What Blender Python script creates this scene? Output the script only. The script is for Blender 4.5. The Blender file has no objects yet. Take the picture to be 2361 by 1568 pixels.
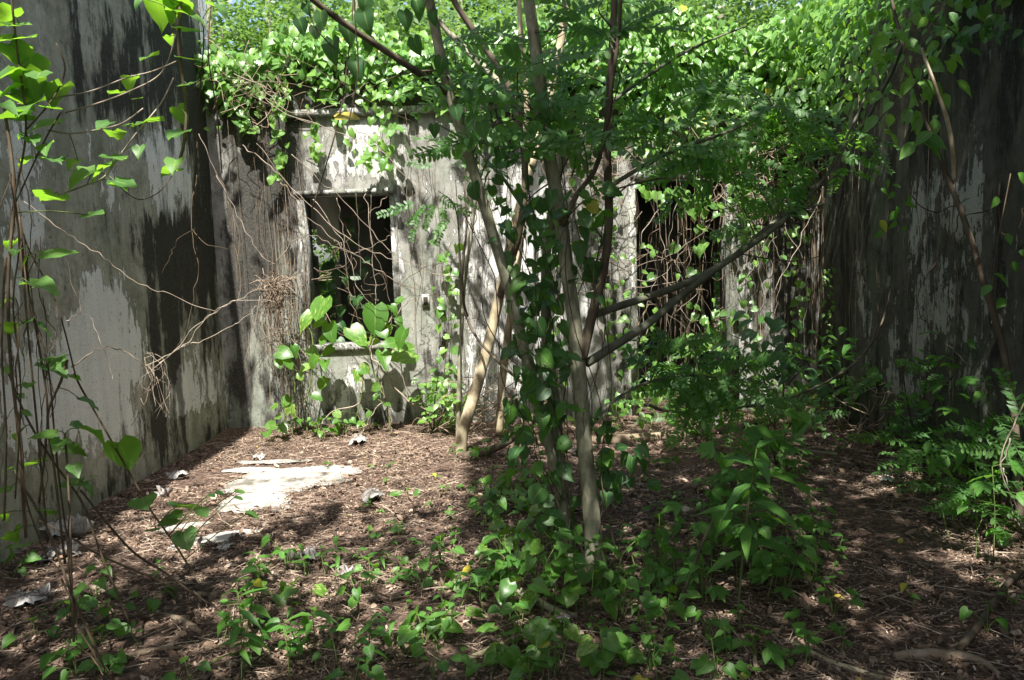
import bpy, math, random
import numpy as np
from mathutils import Vector, Matrix

rnd = random.Random(7)
rng = np.random.default_rng(7)
scene = bpy.context.scene
COL = scene.collection

# ------------------------------------------------------------------ camera
F = 1801.0                     # focal length in units of a 2361 wide frame
CAM_H = 1.5
PIT = math.radians(5.5)
ROL = 0.035
cam_data = bpy.data.cameras.new('camera')
cam_data.sensor_width = 36.0
cam_data.lens = 36.0 * F / 2361.0
cam_data.clip_start = 0.05
cam_data.clip_end = 500.0
cam = bpy.data.objects.new('camera', cam_data)
COL.objects.link(cam)
_fw = Vector((0, math.cos(PIT), -math.sin(PIT)))
_u0 = Vector((0, math.sin(PIT), math.cos(PIT)))
_x0 = Vector((1, 0, 0))
_rt = _x0 * math.cos(ROL) - _u0 * math.sin(ROL)
_up = _x0 * math.sin(ROL) + _u0 * math.cos(ROL)
cam.matrix_world = Matrix(((_rt.x, _up.x, -_fw.x, 0), (_rt.y, _up.y, -_fw.y, 0), (_rt.z, _up.z, -_fw.z, CAM_H), (0, 0, 0, 1)))
scene.camera = cam

# ------------------------------------------------------------------ sky, sun, exposure
SUN = Vector((-0.045, -0.50, 0.86)).normalized()      # towards the sun
world = bpy.data.worlds.new('World')
scene.world = world
world.use_nodes = True
wn = world.node_tree.nodes
sky = wn.new('ShaderNodeTexSky')
sky.sky_type = 'NISHITA'
sky.sun_disc = False
sky.sun_elevation = math.asin(SUN.z)
sky.sun_rotation = math.atan2(SUN.x, SUN.y)
sky.dust_density = 3.0
world.node_tree.links.new(sky.outputs[0], wn['Background'].inputs[0])
wn['Background'].inputs[1].default_value = 0.10
sd = bpy.data.lights.new('sun', 'SUN')
sd.energy = 5.0
sd.angle = math.radians(0.53)
sd.color = (1.0, 0.96, 0.89)
so = bpy.data.objects.new('sun', sd)
COL.objects.link(so)
so.rotation_euler = (-SUN).to_track_quat('-Z', 'Y').to_euler()
so.location = (-1, -4, 12)
vs = scene.view_settings
vs.view_transform = 'Standard'
vs.look = 'None'
vs.gamma = 1.0
vs.use_curve_mapping = False
vs.exposure = 1.6
scene.cycles.max_bounces = 6
scene.cycles.diffuse_bounces = 3
scene.cycles.transmission_bounces = 3
scene.cycles.use_denoising = True
scene.cycles.sample_clamp_indirect = 6.0

# ------------------------------------------------------------------ measured places
LX, RX, BY = -2.72, 2.88, 7.29          # left wall, right wall, back wall

def ray(x, y):
    u = (x - 1180.5) / F
    v = -(y - 784.0) / F
    c, s = math.cos(ROL), math.sin(ROL)
    u2, v2 = u * c + v * s, -u * s + v * c
    cp, sp = math.cos(PIT), math.sin(PIT)
    return Vector((u2, cp + v2 * sp, -sp + v2 * cp))

def P(x, y, Y):
    d = ray(x, y)
    return Vector((0, 0, CAM_H)) + d * (Y / d.y)

def G(x, y, z=0.0):
    d = ray(x, y)
    return Vector((0, 0, CAM_H)) + d * ((z - CAM_H) / d.z)

def on_x(x, y, X):
    d = ray(x, y)
    return Vector((0, 0, CAM_H)) + d * (X / d.x)

def proj(p):
    d = Vector(p) - Vector((0, 0, CAM_H))
    f = d.dot(_fw)
    if f < 0.05:
        return None
    return (1180.5 + F * d.dot(_rt) / f, 784.0 - F * d.dot(_up) / f)

# ------------------------------------------------------------------ noise
_T = rng.random((256, 256))

def vnoise(x, y, seed=0):
    x = np.asarray(x, float) + seed * 17.31
    y = np.asarray(y, float) + seed * 9.77
    xi = np.floor(x).astype(int); yi = np.floor(y).astype(int)
    fx = x - xi; fy = y - yi
    fx = fx * fx * (3 - 2 * fx); fy = fy * fy * (3 - 2 * fy)
    a = _T[xi % 256, yi % 256]; b = _T[(xi + 1) % 256, yi % 256]
    c = _T[xi % 256, (yi + 1) % 256]; d = _T[(xi + 1) % 256, (yi + 1) % 256]
    return (a * (1 - fx) + b * fx) * (1 - fy) + (c * (1 - fx) + d * fx) * fy

def fbm(x, y, o=4, seed=0):
    t = 0; a = 0.5; n = 0
    for i in range(o):
        t = t + a * vnoise(x * 2 ** i, y * 2 ** i, seed + i); n += a; a *= 0.5
    return t / n

def smooth(a, b, x):
    t = np.clip((x - a) / (b - a), 0, 1)
    return t * t * (3 - 2 * t)

# ------------------------------------------------------------------ materials
def mat(name):
    m = bpy.data.materials.new(name)
    m.use_nodes = True
    nt = m.node_tree
    return m, nt, nt.nodes, nt.links, nt.nodes['Principled BSDF']

def nmath(nt, op, a, b=None, clamp=False):
    n = nt.nodes.new('ShaderNodeMath'); n.operation = op; n.use_clamp = clamp
    for i, v in ((0, a), (1, b)):
        if v is None: continue
        if isinstance(v, (int, float)): n.inputs[i].default_value = v
        else: nt.links.new(v, n.inputs[i])
    return n.outputs[0]

def nmix(nt, fac, a, b, blend='MIX'):
    n = nt.nodes.new('ShaderNodeMix'); n.data_type = 'RGBA'; n.blend_type = blend
    for i, v in ((0, fac), (6, a), (7, b)):
        if isinstance(v, (int, float)): n.inputs[i].default_value = v
        elif isinstance(v, tuple): n.inputs[i].default_value = (v[0], v[1], v[2], 1)
        else: nt.links.new(v, n.inputs[i])
    return n.outputs[2]

def nnoise(nt, vec, scale, detail=4, rough=0.55):
    n = nt.nodes.new('ShaderNodeTexNoise')
    n.inputs['Scale'].default_value = scale; n.inputs['Detail'].default_value = detail
    n.inputs['Roughness'].default_value = rough
    if vec is not None: nt.links.new(vec, n.inputs['Vector'])
    return n.outputs['Fac']

def nmap(nt, vec, scale):
    n = nt.nodes.new('ShaderNodeMapping'); n.inputs['Scale'].default_value = scale
    nt.links.new(vec, n.inputs['Vector'])
    return n.outputs[0]

def nrange(nt, v, a, b, c=0.0, d=1.0, smoothstep=False):
    n = nt.nodes.new('ShaderNodeMapRange'); n.clamp = True
    if smoothstep: n.interpolation_type = 'SMOOTHSTEP'
    nt.links.new(v, n.inputs[0])
    for i, x in ((1, a), (2, b), (3, c), (4, d)): n.inputs[i].default_value = x
    return n.outputs[0]

def nramp(nt, fac, stops):
    n = nt.nodes.new('ShaderNodeValToRGB')
    e = n.color_ramp.elements
    while len(e) < len(stops): e.new(0.5)
    for i, (p, c) in enumerate(stops):
        e[i].position = p; e[i].color = (c[0], c[1], c[2], 1)
    nt.links.new(fac, n.inputs[0])
    return n.outputs[0]

def nbump(nt, h, strength, dist, prev=None):
    n = nt.nodes.new('ShaderNodeBump'); n.inputs['Strength'].default_value = strength
    n.inputs['Distance'].default_value = dist
    nt.links.new(h, n.inputs['Height'])
    if prev is not None: nt.links.new(prev, n.inputs['Normal'])
    return n.outputs[0]

def wall_material(name, conc_a, conc_b, paint, mould):
    m, nt, N, L, bs = mat(name)
    tc = N.new('ShaderNodeTexCoord').outputs['Object']
    at = N.new('ShaderNodeAttribute'); at.attribute_name = 'wear'
    sp = N.new('ShaderNodeSeparateColor'); L.new(at.outputs['Color'], sp.inputs[0])
    R, Gc, B = sp.outputs[0], sp.outputs[1], sp.outputs[2]
    n1 = nnoise(nt, tc, 9, 6, 0.62)
    n2 = nnoise(nt, tc, 55, 4, 0.6)
    n3 = nnoise(nt, nmap(nt, tc, (11, 11, 1.5)), 1.0, 6, 0.62)
    n4 = nnoise(nt, nmap(nt, tc, (42, 42, 7)), 1.0, 4, 0.65)
    n5 = nnoise(nt, tc, 160, 2, 0.5)
    base = nmix(nt, nrange(nt, n3, 0.35, 0.65), conc_a, conc_b)
    base = nmix(nt, nrange(nt, n1, 0.45, 0.75), base, tuple(c * 0.55 for c in conc_a))
    base = nmix(nt, nmath(nt, 'MULTIPLY', B, 0.6), base, (0.10, 0.15, 0.09))
    n6 = nnoise(nt, nmap(nt, tc, (7, 7, 3.2)), 2.2, 9, 0.72)
    n7 = nnoise(nt, nmap(nt, tc, (30, 30, 3.0)), 1.0, 4, 0.6)
    pm = nmath(nt, 'ADD', R, nmath(nt, 'MULTIPLY', nmath(nt, 'SUBTRACT', n6, 0.5), 2.0))
    pm = nmath(nt, 'ADD', pm, nmath(nt, 'MULTIPLY', nmath(nt, 'SUBTRACT', n7, 0.5), 0.9))
    pm = nmath(nt, 'ADD', pm, nmath(nt, 'MULTIPLY', nmath(nt, 'SUBTRACT', n2, 0.5), 0.16))
    pmask = nrange(nt, pm, 0.492, 0.508)
    rim = nmath(nt, 'SUBTRACT', nrange(nt, pm, 0.40, 0.49), pmask, True)
    pcol = nmix(nt, nrange(nt, n3, 0.3, 0.7), paint, tuple(c * 0.8 for c in paint))
    col = nmix(nt, pmask, base, pcol)
    col = nmix(nt, nmath(nt, 'MULTIPLY', rim, 0.35), col, tuple(c * 0.35 for c in conc_a))
    dk = nmath(nt, 'ADD', Gc, nmath(nt, 'MULTIPLY', nmath(nt, 'SUBTRACT', n3, 0.5), 1.1))
    dk = nmath(nt, 'ADD', dk, nmath(nt, 'MULTIPLY', nmath(nt, 'SUBTRACT', n6, 0.5), 0.7))
    dk = nmath(nt, 'ADD', dk, nmath(nt, 'MULTIPLY', nmath(nt, 'SUBTRACT', n4, 0.5), 0.75))
    dk = nmath(nt, 'ADD', dk, nmath(nt, 'MULTIPLY', nmath(nt, 'SUBTRACT', n2, 0.5), 0.35))
    dk = nmath(nt, 'ADD', dk, nmath(nt, 'MULTIPLY', nmath(nt, 'SUBTRACT', nnoise(nt, nmap(nt, tc, (1, 1, .55)), 5.5, 9, 0.72), 0.5), 1.9))
    dmask = nrange(nt, dk, 0.30, 0.64, 0.0, 0.96)
    dmask = nmath(nt, 'MULTIPLY', dmask, nrange(nt, pmask, 0, 1, 1.0, 0.8))
    mcol = nmix(nt, nrange(nt, n2, 0.35, 0.7), tuple(c * 0.6 for c in mould), tuple(c * 3.0 for c in mould))
    col = nmix(nt, dmask, col, mcol)
    col = nmix(nt, nrange(nt, n5, 0.4, 0.7, 0, 0.35), col, tuple(c * 0.4 for c in conc_a))
    n8 = nnoise(nt, tc, 1.7, 5, 0.55)
    crk = nrange(nt, nmath(nt, 'ABSOLUTE', nmath(nt, 'SUBTRACT', n8, 0.5)), 0.0, 0.006, 1.0, 0.0)
    crk = nmath(nt, 'MULTIPLY', crk, nrange(nt, nnoise(nt, tc, 0.9, 2, 0.5), 0.5, 0.56))
    col = nmix(nt, nmath(nt, 'MULTIPLY', crk, 0.8), col, tuple(c * 0.12 for c in conc_a))
    pit = nrange(nt, nnoise(nt, tc, 34, 2, 0.5), 0.68, 0.74)
    col = nmix(nt, nmath(nt, 'MULTIPLY', pit, 0.7), col, tuple(c * 0.2 for c in conc_a))
    L.new(col, bs.inputs['Base Color'])
    bs.inputs['Roughness'].default_value = 0.9
    bs.inputs['Specular IOR Level'].default_value = 0.2
    b1 = nbump(nt, pmask, 1.0, 0.012)
    b2 = nbump(nt, n2, 0.5, 0.006, b1)
    b3 = nbump(nt, n5, 0.4, 0.003, b2)
    L.new(b3, bs.inputs['Normal'])
    return m

M = {}
M['wall_left'] = wall_material('peeling_left', (0.33, 0.315, 0.245), (0.50, 0.49, 0.41), (0.84, 0.835, 0.80), (0.014, 0.014, 0.012))  # paint and concrete lightened in colour to make up for missing sun
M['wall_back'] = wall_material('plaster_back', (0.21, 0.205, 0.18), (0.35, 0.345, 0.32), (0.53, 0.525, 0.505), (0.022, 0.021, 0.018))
M['wall_right'] = wall_material('mould_shade_right', (0.07, 0.064, 0.047), (0.125, 0.118, 0.094), (0.36, 0.355, 0.30), (0.014, 0.013, 0.011))  # mould, with overhead shade also put into the dark base tones

def leaf_material(name, c1, c2, trans, rough=0.42, mix=0.35, mid=(0.30, 0.42, 0.12), midw=0.5, varieg=None, spec=0.5, yellow=0.0):
    m, nt, N, L, bs = mat(name)
    at = N.new('ShaderNodeAttribute'); at.attribute_name = 'lc'
    sp = N.new('ShaderNodeSeparateColor'); L.new(at.outputs['Color'], sp.inputs[0])
    oi = N.new('ShaderNodeObjectInfo')
    v = nmath(nt, 'FRACT', nmath(nt, 'ADD', sp.outputs[2], oi.outputs['Random']))
    col = nmix(nt, v, c1, c2)
    tc = N.new('ShaderNodeTexCoord').outputs['Object']
    if yellow:
        v2 = nmath(nt, 'FRACT', nmath(nt, 'MULTIPLY', v, 7.31))
        col = nmix(nt, nrange(nt, v2, 1 - yellow, 1 - yellow * 0.6), col, (0.42, 0.36, 0.04))
    tcol = nmix(nt, v, trans, tuple(min(1, c * 1.25) for c in trans))
    if varieg:
        nz = nnoise(nt, nmap(nt, tc, (7, 1.6, 3)), 1.6, 3, 0.6)
        off = nmath(nt, 'ADD', nz, nmath(nt, 'MULTIPLY', nmath(nt, 'SUBTRACT', oi.outputs['Random'], 0.5), 0.24))
        vm = nrange(nt, off, 0.58, 0.70)
        col = nmix(nt, nmath(nt, 'MULTIPLY', vm, 0.65), col, varieg)
        tcol = nmix(nt, nmath(nt, 'MULTIPLY', vm, 0.8), tcol, tuple(min(1, c * 1.1) for c in varieg))
    nz2 = nnoise(nt, tc, 3.0, 3, 0.6)
    col = nmix(nt, nrange(nt, nz2, 0.4, 0.75, 0, 0.3), col, tuple(c * 0.55 for c in c1))
    nz3 = nnoise(nt, tc, 5.5, 4, 0.65)
    brn = nrange(nt, nmath(nt, 'ADD', nz3, nmath(nt, 'MULTIPLY', nmath(nt, 'SUBTRACT', v, 0.5), 0.16)), 0.68, 0.74)
    col = nmix(nt, nmath(nt, 'MULTIPLY', brn, 0.75), col, (0.14, 0.10, 0.035))
    pale = nrange(nt, nnoise(nt, tc, 1.3, 2, 0.5), 0.55, 0.75, 0.0, 0.35)
    col = nmix(nt, pale, col, tuple(min(1, c * 1.7) for c in c2))
    mm = nrange(nt, sp.outputs[0], 0.0, 0.09, midw, 0.0)
    col = nmix(nt, mm, col, mid)
    L.new(col, bs.inputs['Base Color'])
    bs.inputs['Roughness'].default_value = rough
    bs.inputs['Specular IOR Level'].default_value = spec
    tr = N.new('ShaderNodeBsdfTranslucent'); L.new(tcol, tr.inputs[0])
    ms = N.new('ShaderNodeMixShader'); ms.inputs[0].default_value = mix
    L.new(bs.outputs[0], ms.inputs[1]); L.new(tr.outputs[0], ms.inputs[2])
    L.new(ms.outputs[0], N['Material Output'].inputs[0])
    return m

M['leaf_vine'] = leaf_material('leaf_vine', (0.055, 0.14, 0.035), (0.10, 0.21, 0.04), (0.26, 0.52, 0.03), 0.5, 0.42)
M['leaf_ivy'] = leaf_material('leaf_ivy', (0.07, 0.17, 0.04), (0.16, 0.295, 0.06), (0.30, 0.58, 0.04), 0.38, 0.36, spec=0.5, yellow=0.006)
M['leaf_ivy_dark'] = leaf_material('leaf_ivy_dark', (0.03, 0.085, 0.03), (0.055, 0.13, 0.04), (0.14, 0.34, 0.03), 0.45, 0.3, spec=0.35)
M['leaf_frond'] = leaf_material('leaf_frond', (0.045, 0.12, 0.032), (0.085, 0.18, 0.045), (0.22, 0.52, 0.04), 0.5, 0.46, midw=0.0)
M['leaf_pothos'] = leaf_material('leaf_pothos', (0.045, 0.13, 0.02), (0.08, 0.19, 0.025), (0.28, 0.50, 0.03), 0.38, 0.38, mid=(0.25, 0.36, 0.08), varieg=(0.46, 0.54, 0.15), spec=0.45)
M['leaf_seed'] = leaf_material('leaf_seed', (0.045, 0.135, 0.022), (0.085, 0.205, 0.032), (0.20, 0.48, 0.03), 0.48, 0.35, spec=0.4, yellow=0.012)
M['leaf_crown'] = leaf_material('leaf_crown', (0.045, 0.10, 0.025), (0.11, 0.19, 0.05), (0.22, 0.40, 0.06), 0.45, 0.36, midw=0.0)
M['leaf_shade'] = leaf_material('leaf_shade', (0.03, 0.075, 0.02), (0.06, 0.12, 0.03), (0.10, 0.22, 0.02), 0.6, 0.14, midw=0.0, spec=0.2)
M['leaf_yellow'] = leaf_material('leaf_yellow', (0.34, 0.29, 0.03), (0.42, 0.33, 0.05), (0.45, 0.42, 0.03), 0.5, 0.35)

def simple(name, stops, scale, rough=0.85, stretch=None, bump=0.4, bdist=0.004, rand=0.0, spec=0.25, attr=False):
    m, nt, N, L, bs = mat(name)
    tc = N.new('ShaderNodeTexCoord').outputs['Object']
    v = nmap(nt, tc, stretch) if stretch else tc
    nz = nnoise(nt, v, scale, 5, 0.6)
    f = nrange(nt, nz, 0.25, 0.75)
    if rand:
        oi = N.new('ShaderNodeObjectInfo')
        f = nmath(nt, 'ADD', nmath(nt, 'MULTIPLY', f, 1 - rand), nmath(nt, 'MULTIPLY', oi.outputs['Random'], rand))
    if attr:
        at = N.new('ShaderNodeAttribute'); at.attribute_name = 'lc'
        sp = N.new('ShaderNodeSeparateColor'); L.new(at.outputs['Color'], sp.inputs[0])
        f = nmath(nt, 'ADD', nmath(nt, 'MULTIPLY', f, 0.3), nmath(nt, 'MULTIPLY', sp.outputs[2], 0.75))
    L.new(nramp(nt, f, stops), bs.inputs['Base Color'])
    bs.inputs['Roughness'].default_value = rough
    bs.inputs['Specular IOR Level'].default_value = spec
    if bump: L.new(nbump(nt, nz, bump, bdist), bs.inputs['Normal'])
    return m

M['bark'] = simple('bark_grey', [(0.0, (0.06, 0.06, 0.038)), (0.3, (0.16, 0.155, 0.10)), (0.5, (0.29, 0.275, 0.20)), (0.6, (0.20, 0.195, 0.13)), (1.0, (0.42, 0.41, 0.32))], 14, stretch=(1, 1, 0.45), bump=0.9, bdist=0.006, rand=0.1)
M['bark_pale'] = simple('bark_pale', [(0.0, (0.13, 0.10, 0.06)), (0.45, (0.30, 0.25, 0.16)), (0.6, (0.40, 0.34, 0.23)), (1.0, (0.50, 0.44, 0.31))], 13, stretch=(1, 1, 0.5), bump=0.7, bdist=0.006)
M['bark_brown'] = simple('bark_brown', [(0.0, (0.035, 0.028, 0.02)), (0.5, (0.085, 0.066, 0.045)), (1.0, (0.17, 0.14, 0.10))], 12, stretch=(1, 1, 0.4), bump=0.5)
M['bark_green'] = simple('bark_green', [(0.0, (0.06, 0.06, 0.04)), (0.5, (0.10, 0.105, 0.07)), (1.0, (0.17, 0.17, 0.125))], 10, bump=0.4)
M['vine_dark'] = simple('vine_dark', [(0.0, (0.03, 0.02, 0.015)), (0.6, (0.09, 0.065, 0.04)), (1.0, (0.15, 0.12, 0.075))], 14, rand=0.5, bump=0)
M['vine_pale'] = simple('vine_pale', [(0.0, (0.09, 0.07, 0.05)), (0.5, (0.21, 0.17, 0.13)), (1.0, (0.38, 0.34, 0.28))], 14, rand=0.5, bump=0)
M['vine_green'] = simple('vine_green', [(0.0, (0.07, 0.10, 0.03)), (1.0, (0.15, 0.20, 0.06))], 10, bump=0, rand=0.5)
M['root'] = simple('root', [(0.0, (0.05, 0.035, 0.025)), (0.45, (0.15, 0.11, 0.075)), (1.0, (0.34, 0.27, 0.2))], 3.5, rand=0.2, bump=0, attr=True)
M['stick'] = simple('stick', [(0.0, (0.07, 0.05, 0.035)), (0.5, (0.19, 0.145, 0.10)), (1.0, (0.34, 0.29, 0.23))], 15, rand=0.4)
M['litter'] = simple('litter', [(0.0, (0.022, 0.016, 0.012)), (0.25, (0.058, 0.038, 0.027)), (0.5, (0.145, 0.097, 0.068)), (0.75, (0.26, 0.185, 0.133)), (0.93, (0.45, 0.355, 0.275)), (1.0, (0.50, 0.44, 0.37))], 30, bump=0, attr=True)
M['twig'] = simple('twig', [(0.0, (0.035, 0.025, 0.018)), (0.5, (0.15, 0.105, 0.078)), (1.0, (0.42, 0.345, 0.27))], 20, bump=0, attr=True)
M['ground'] = simple('ground_soil', [(0.0, (0.02, 0.015, 0.011)), (0.45, (0.07, 0.046, 0.034)), (0.75, (0.15, 0.10, 0.073)), (1.0, (0.25, 0.18, 0.135))], 34, bump=0.9, bdist=0.02)
M['slab'] = simple('old_slab', [(0.0, (0.05, 0.042, 0.032)), (0.22, (0.11, 0.098, 0.08)), (0.42, (0.30, 0.292, 0.265)), (1.0, (0.42, 0.412, 0.385))], 3.0, bump=0.35, bdist=0.004)
M['dry'] = simple('dry_leaf', [(0.0, (0.09, 0.075, 0.06)), (0.35, (0.24, 0.22, 0.20)), (0.6, (0.38, 0.37, 0.355)), (1.0, (0.52, 0.51, 0.50))], 9, bump=0.5, bdist=0.006, rand=0.25)
M['dry_rib'] = simple('dry_rib', [(0.0, (0.10, 0.08, 0.07)), (1.0, (0.22, 0.18, 0.15))], 9, bump=0)
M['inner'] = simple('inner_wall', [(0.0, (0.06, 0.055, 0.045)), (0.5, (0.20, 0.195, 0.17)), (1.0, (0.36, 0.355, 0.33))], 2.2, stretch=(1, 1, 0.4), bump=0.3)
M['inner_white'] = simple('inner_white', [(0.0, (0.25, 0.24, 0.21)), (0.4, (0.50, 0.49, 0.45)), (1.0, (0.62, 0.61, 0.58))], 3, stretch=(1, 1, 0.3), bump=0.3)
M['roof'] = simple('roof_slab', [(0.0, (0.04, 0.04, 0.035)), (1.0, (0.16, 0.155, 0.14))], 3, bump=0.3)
M['plastic'] = simple('switch_box', [(0.0, (0.16, 0.155, 0.14)), (1.0, (0.42, 0.41, 0.38))], 18, bump=0.2)
M['hole'] = simple('hole_dark', [(0.0, (0.01, 0.009, 0.008)), (1.0, (0.05, 0.04, 0.03))], 20, bump=0.2)  # near-black fill colour for the drain hole and the socket
M['grass'] = leaf_material('far_ground_cover', (0.06, 0.13, 0.025), (0.12, 0.22, 0.04), (0.3, 0.5, 0.05), 0.6, 0.3, midw=0)

# ------------------------------------------------------------------ mesh helpers
def mesh_np(name, v, f, m, lc=None, wear=None, smoothf=True):
    me = bpy.data.meshes.new(name)
    v = np.asarray(v, np.float32).reshape(-1, 3)
    if isinstance(f, np.ndarray):
        n, k = f.shape
        me.vertices.add(len(v)); me.vertices.foreach_set('co', v.ravel())
        me.loops.add(n * k); me.loops.foreach_set('vertex_index', f.ravel().astype(np.int32))
        me.polygons.add(n)
        me.polygons.foreach_set('loop_start', (np.arange(n) * k).astype(np.int32))
        me.update(calc_edges=True)
    else:
        me.from_pydata(v.tolist(), [], f)
    if smoothf:
        me.polygons.foreach_set('use_smooth', np.ones(len(me.polygons), bool))
    for nm, arr in (('lc', lc), ('wear', wear)):
        if arr is not None:
            a = me.color_attributes.new(nm, 'FLOAT_COLOR', 'POINT')
            c = np.ones((len(v), 4), np.float32); c[:, :3] = arr
            a.data.foreach_set('color', c.ravel())
    if m is not None: me.materials.append(m)
    return me

def tag(o, label, cat, group=None, kind=None):
    o['label'] = label
    if cat: o['category'] = cat
    if group: o['group'] = group
    if kind: o['kind'] = kind
    return o

def link(name, me, parent=None, loc=None, mw=None):
    o = bpy.data.objects.new(name, me)
    COL.objects.link(o)
    if parent is not None:
        o.parent = parent
        off = Vector(parent['_base']) if '_base' in parent else Vector((0, 0, 0))
        if mw is not None:
            m2 = mw.copy(); m2.translation = mw.translation - off
            o.matrix_local = m2
        else:
            o.location = (Vector(loc) if loc is not None else Vector((0, 0, 0))) - off
    else:
        if mw is not None: o.matrix_world = mw
        elif loc is not None: o.location = loc
    return o

BASES = {}
def thing(name, label, cat, base=(0, 0, 0), group=None):
    o = bpy.data.objects.new(name, None)
    o.empty_display_size = 0.1
    COL.objects.link(o)
    o.location = base
    o['_base'] = list(base)
    tag(o, label, cat, group)
    return o

def merge_tpl(tpls, mats, idx, var):
    """tpls: list of (v, f(quads/tris padded), lc); mats: (n,4,4); returns merged arrays"""
    V = []; Fs = []; C = []; off = 0
    for t in range(len(tpls)):
        sel = np.nonzero(idx == t)[0]
        if len(sel) == 0: continue
        v, f, lc = tpls[t]
        m = mats[sel]
        vv = np.einsum('nij,vj->nvi', m[:, :3, :3], v) + m[:, None, :3, 3]
        n, k = len(sel), len(v)
        ff = f[None] + (np.arange(n) * k)[:, None, None] + off
        cc = np.repeat(lc[None], n, 0).copy()
        cc[:, :, 2] = var[sel][:, None]
        V.append(vv.reshape(-1, 3)); Fs.append(ff.reshape(-1, f.shape[1])); C.append(cc.reshape(-1, 3))
        off += n * k
    return np.concatenate(V), np.concatenate(Fs), np.concatenate(C)

def frames(pos, d, nrm, size):
    """vectorised leaf frames: +Y along d, +Z towards nrm"""
    d = d / np.linalg.norm(d, axis=1, keepdims=True)
    x = np.cross(d, nrm); x /= np.maximum(np.linalg.norm(x, axis=1, keepdims=True), 1e-6)
    z = np.cross(x, d)
    n = len(pos)
    m = np.zeros((n, 4, 4)); s = np.asarray(size).reshape(-1, 1)
    m[:, :3, 0] = x * s; m[:, :3, 1] = d * s; m[:, :3, 2] = z * s; m[:, :3, 3] = pos; m[:, 3, 3] = 1
    return m

def frame1(pos, d, nrm, size, wide=1.0):
    d = Vector(d).normalized(); x = d.cross(Vector(nrm))
    if x.length < 1e-4: x = d.cross(Vector((1, 0.1, 0)))
    x.normalize(); z = x.cross(d)
    m = Matrix.Identity(4)
    for i in range(3):
        m[i][0] = x[i] * size * wide; m[i][1] = d[i] * size; m[i][2] = z[i] * size; m[i][3] = pos[i]
    return m

def leaf_tpl(rows, fold=0.25, droop=0.2, wave=0.0, seed=0):
    r = random.Random(seed)
    v = []; lc = []; f = []
    for i, (tm, te, w) in enumerate(rows):
        zz = lambda t: -droop * t * t
        v.append((0, tm, zz(tm))); lc.append((0, tm, 0))
        for s in (-1, 1):
            v.append((s * w, te, zz(te) + fold * w + wave * (r.random() - 0.5) - 0.35 * fold * w * w * 2)); lc.append((1, te, 0))
    for i in range(len(rows) - 1):
        a, b = 3 * i, 3 * i + 3
        f.append((a, b, b + 1, a + 1)); f.append((a, a + 2, b + 2, b))
    return np.array(v, float), np.array(f, int), np.array(lc, float)

HEART = [(0, -0.17, 0.20), (0.10, -0.02, 0.40), (0.30, 0.24, 0.47), (0.52, 0.50, 0.39), (0.74, 0.74, 0.23), (0.9, 0.9, 0.09), (1.0, 1.0, 0.0)]
HEARTLO = [(0, -0.13, 0.25), (0.26, 0.2, 0.47), (0.62, 0.6, 0.32), (1.0, 1.0, 0.0)]
ROUND = [(0, -0.12, 0.26), (0.12, 0.04, 0.47), (0.35, 0.33, 0.56), (0.6, 0.6, 0.50), (0.82, 0.84, 0.28), (1.0, 1.0, 0.0)]
OVATE = [(0, 0, 0.0), (0.12, 0.12, 0.17), (0.35, 0.35, 0.29), (0.6, 0.6, 0.23), (0.82, 0.82, 0.10), (1.0, 1.0, 0.0)]
LANCE = [(0, 0, 0.0), (0.15, 0.15, 0.08), (0.4, 0.4, 0.135), (0.7, 0.7, 0.09), (1.0, 1.0, 0.0)]
T = {}
for i in range(4):
    T['heart%d' % i] = leaf_tpl(HEART, 0.10 + 0.16 * i, 0.05 + 0.18 * i, 0.16, i)
    T['hlo%d' % i] = leaf_tpl(HEARTLO, 0.15 + 0.14 * i, 0.08 + 0.12 * i, 0.06, 10 + i)
    T['round%d' % i] = leaf_tpl(ROUND, 0.12 + 0.10 * i, 0.10 + 0.10 * i, 0.09, 20 + i)
    T['ovate%d' % i] = leaf_tpl(OVATE, 0.2 + 0.12 * i, 0.12 + 0.13 * i, 0.05, 30 + i)
    T['lance%d' % i] = leaf_tpl(LANCE, 0.2 + 0.1 * i, 0.15 + 0.15 * i, 0.03, 40 + i)
OV2 = [(0, 0, 0.03), (0.3, 0.28, 0.30), (0.65, 0.62, 0.24), (1.0, 1.0, 0.0)]
T['hlo4'] = leaf_tpl(OV2, 0.25, 0.25, 0.10, 91)
T['hlo5'] = leaf_tpl(OV2, 0.45, 0.45, 0.14, 92)
T['hlo6'] = leaf_tpl([(0, -0.1, 0.2), (0.26, 0.2, 0.42), (0.55, 0.45, 0.40), (0.62, 0.8, 0.12)], 0.3, 0.2, 0.2, 93)
T['hlo7'] = leaf_tpl([(0, -0.15, 0.28), (0.22, 0.15, 0.36), (0.6, 0.62, 0.38), (0.95, 0.9, 0.05)], 0.5, 0.5, 0.2, 94)
T['diam'] = (np.array([(0, 0, 0), (-0.27, 0.45, 0.07), (0.27, 0.45, 0.07), (0, 1, -0.12)], float), np.array([(0, 2, 3, 1)]), np.array([(0, 0, 0), (1, .5, 0), (1, .5, 0), (0, 1, 0)], float))

def rotz(v, a):
    c, s = math.cos(a), math.sin(a)
    w = v.copy(); w[:, 0] = c * v[:, 0] - s * v[:, 1]; w[:, 1] = s * v[:, 0] + c * v[:, 1]
    return w

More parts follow.
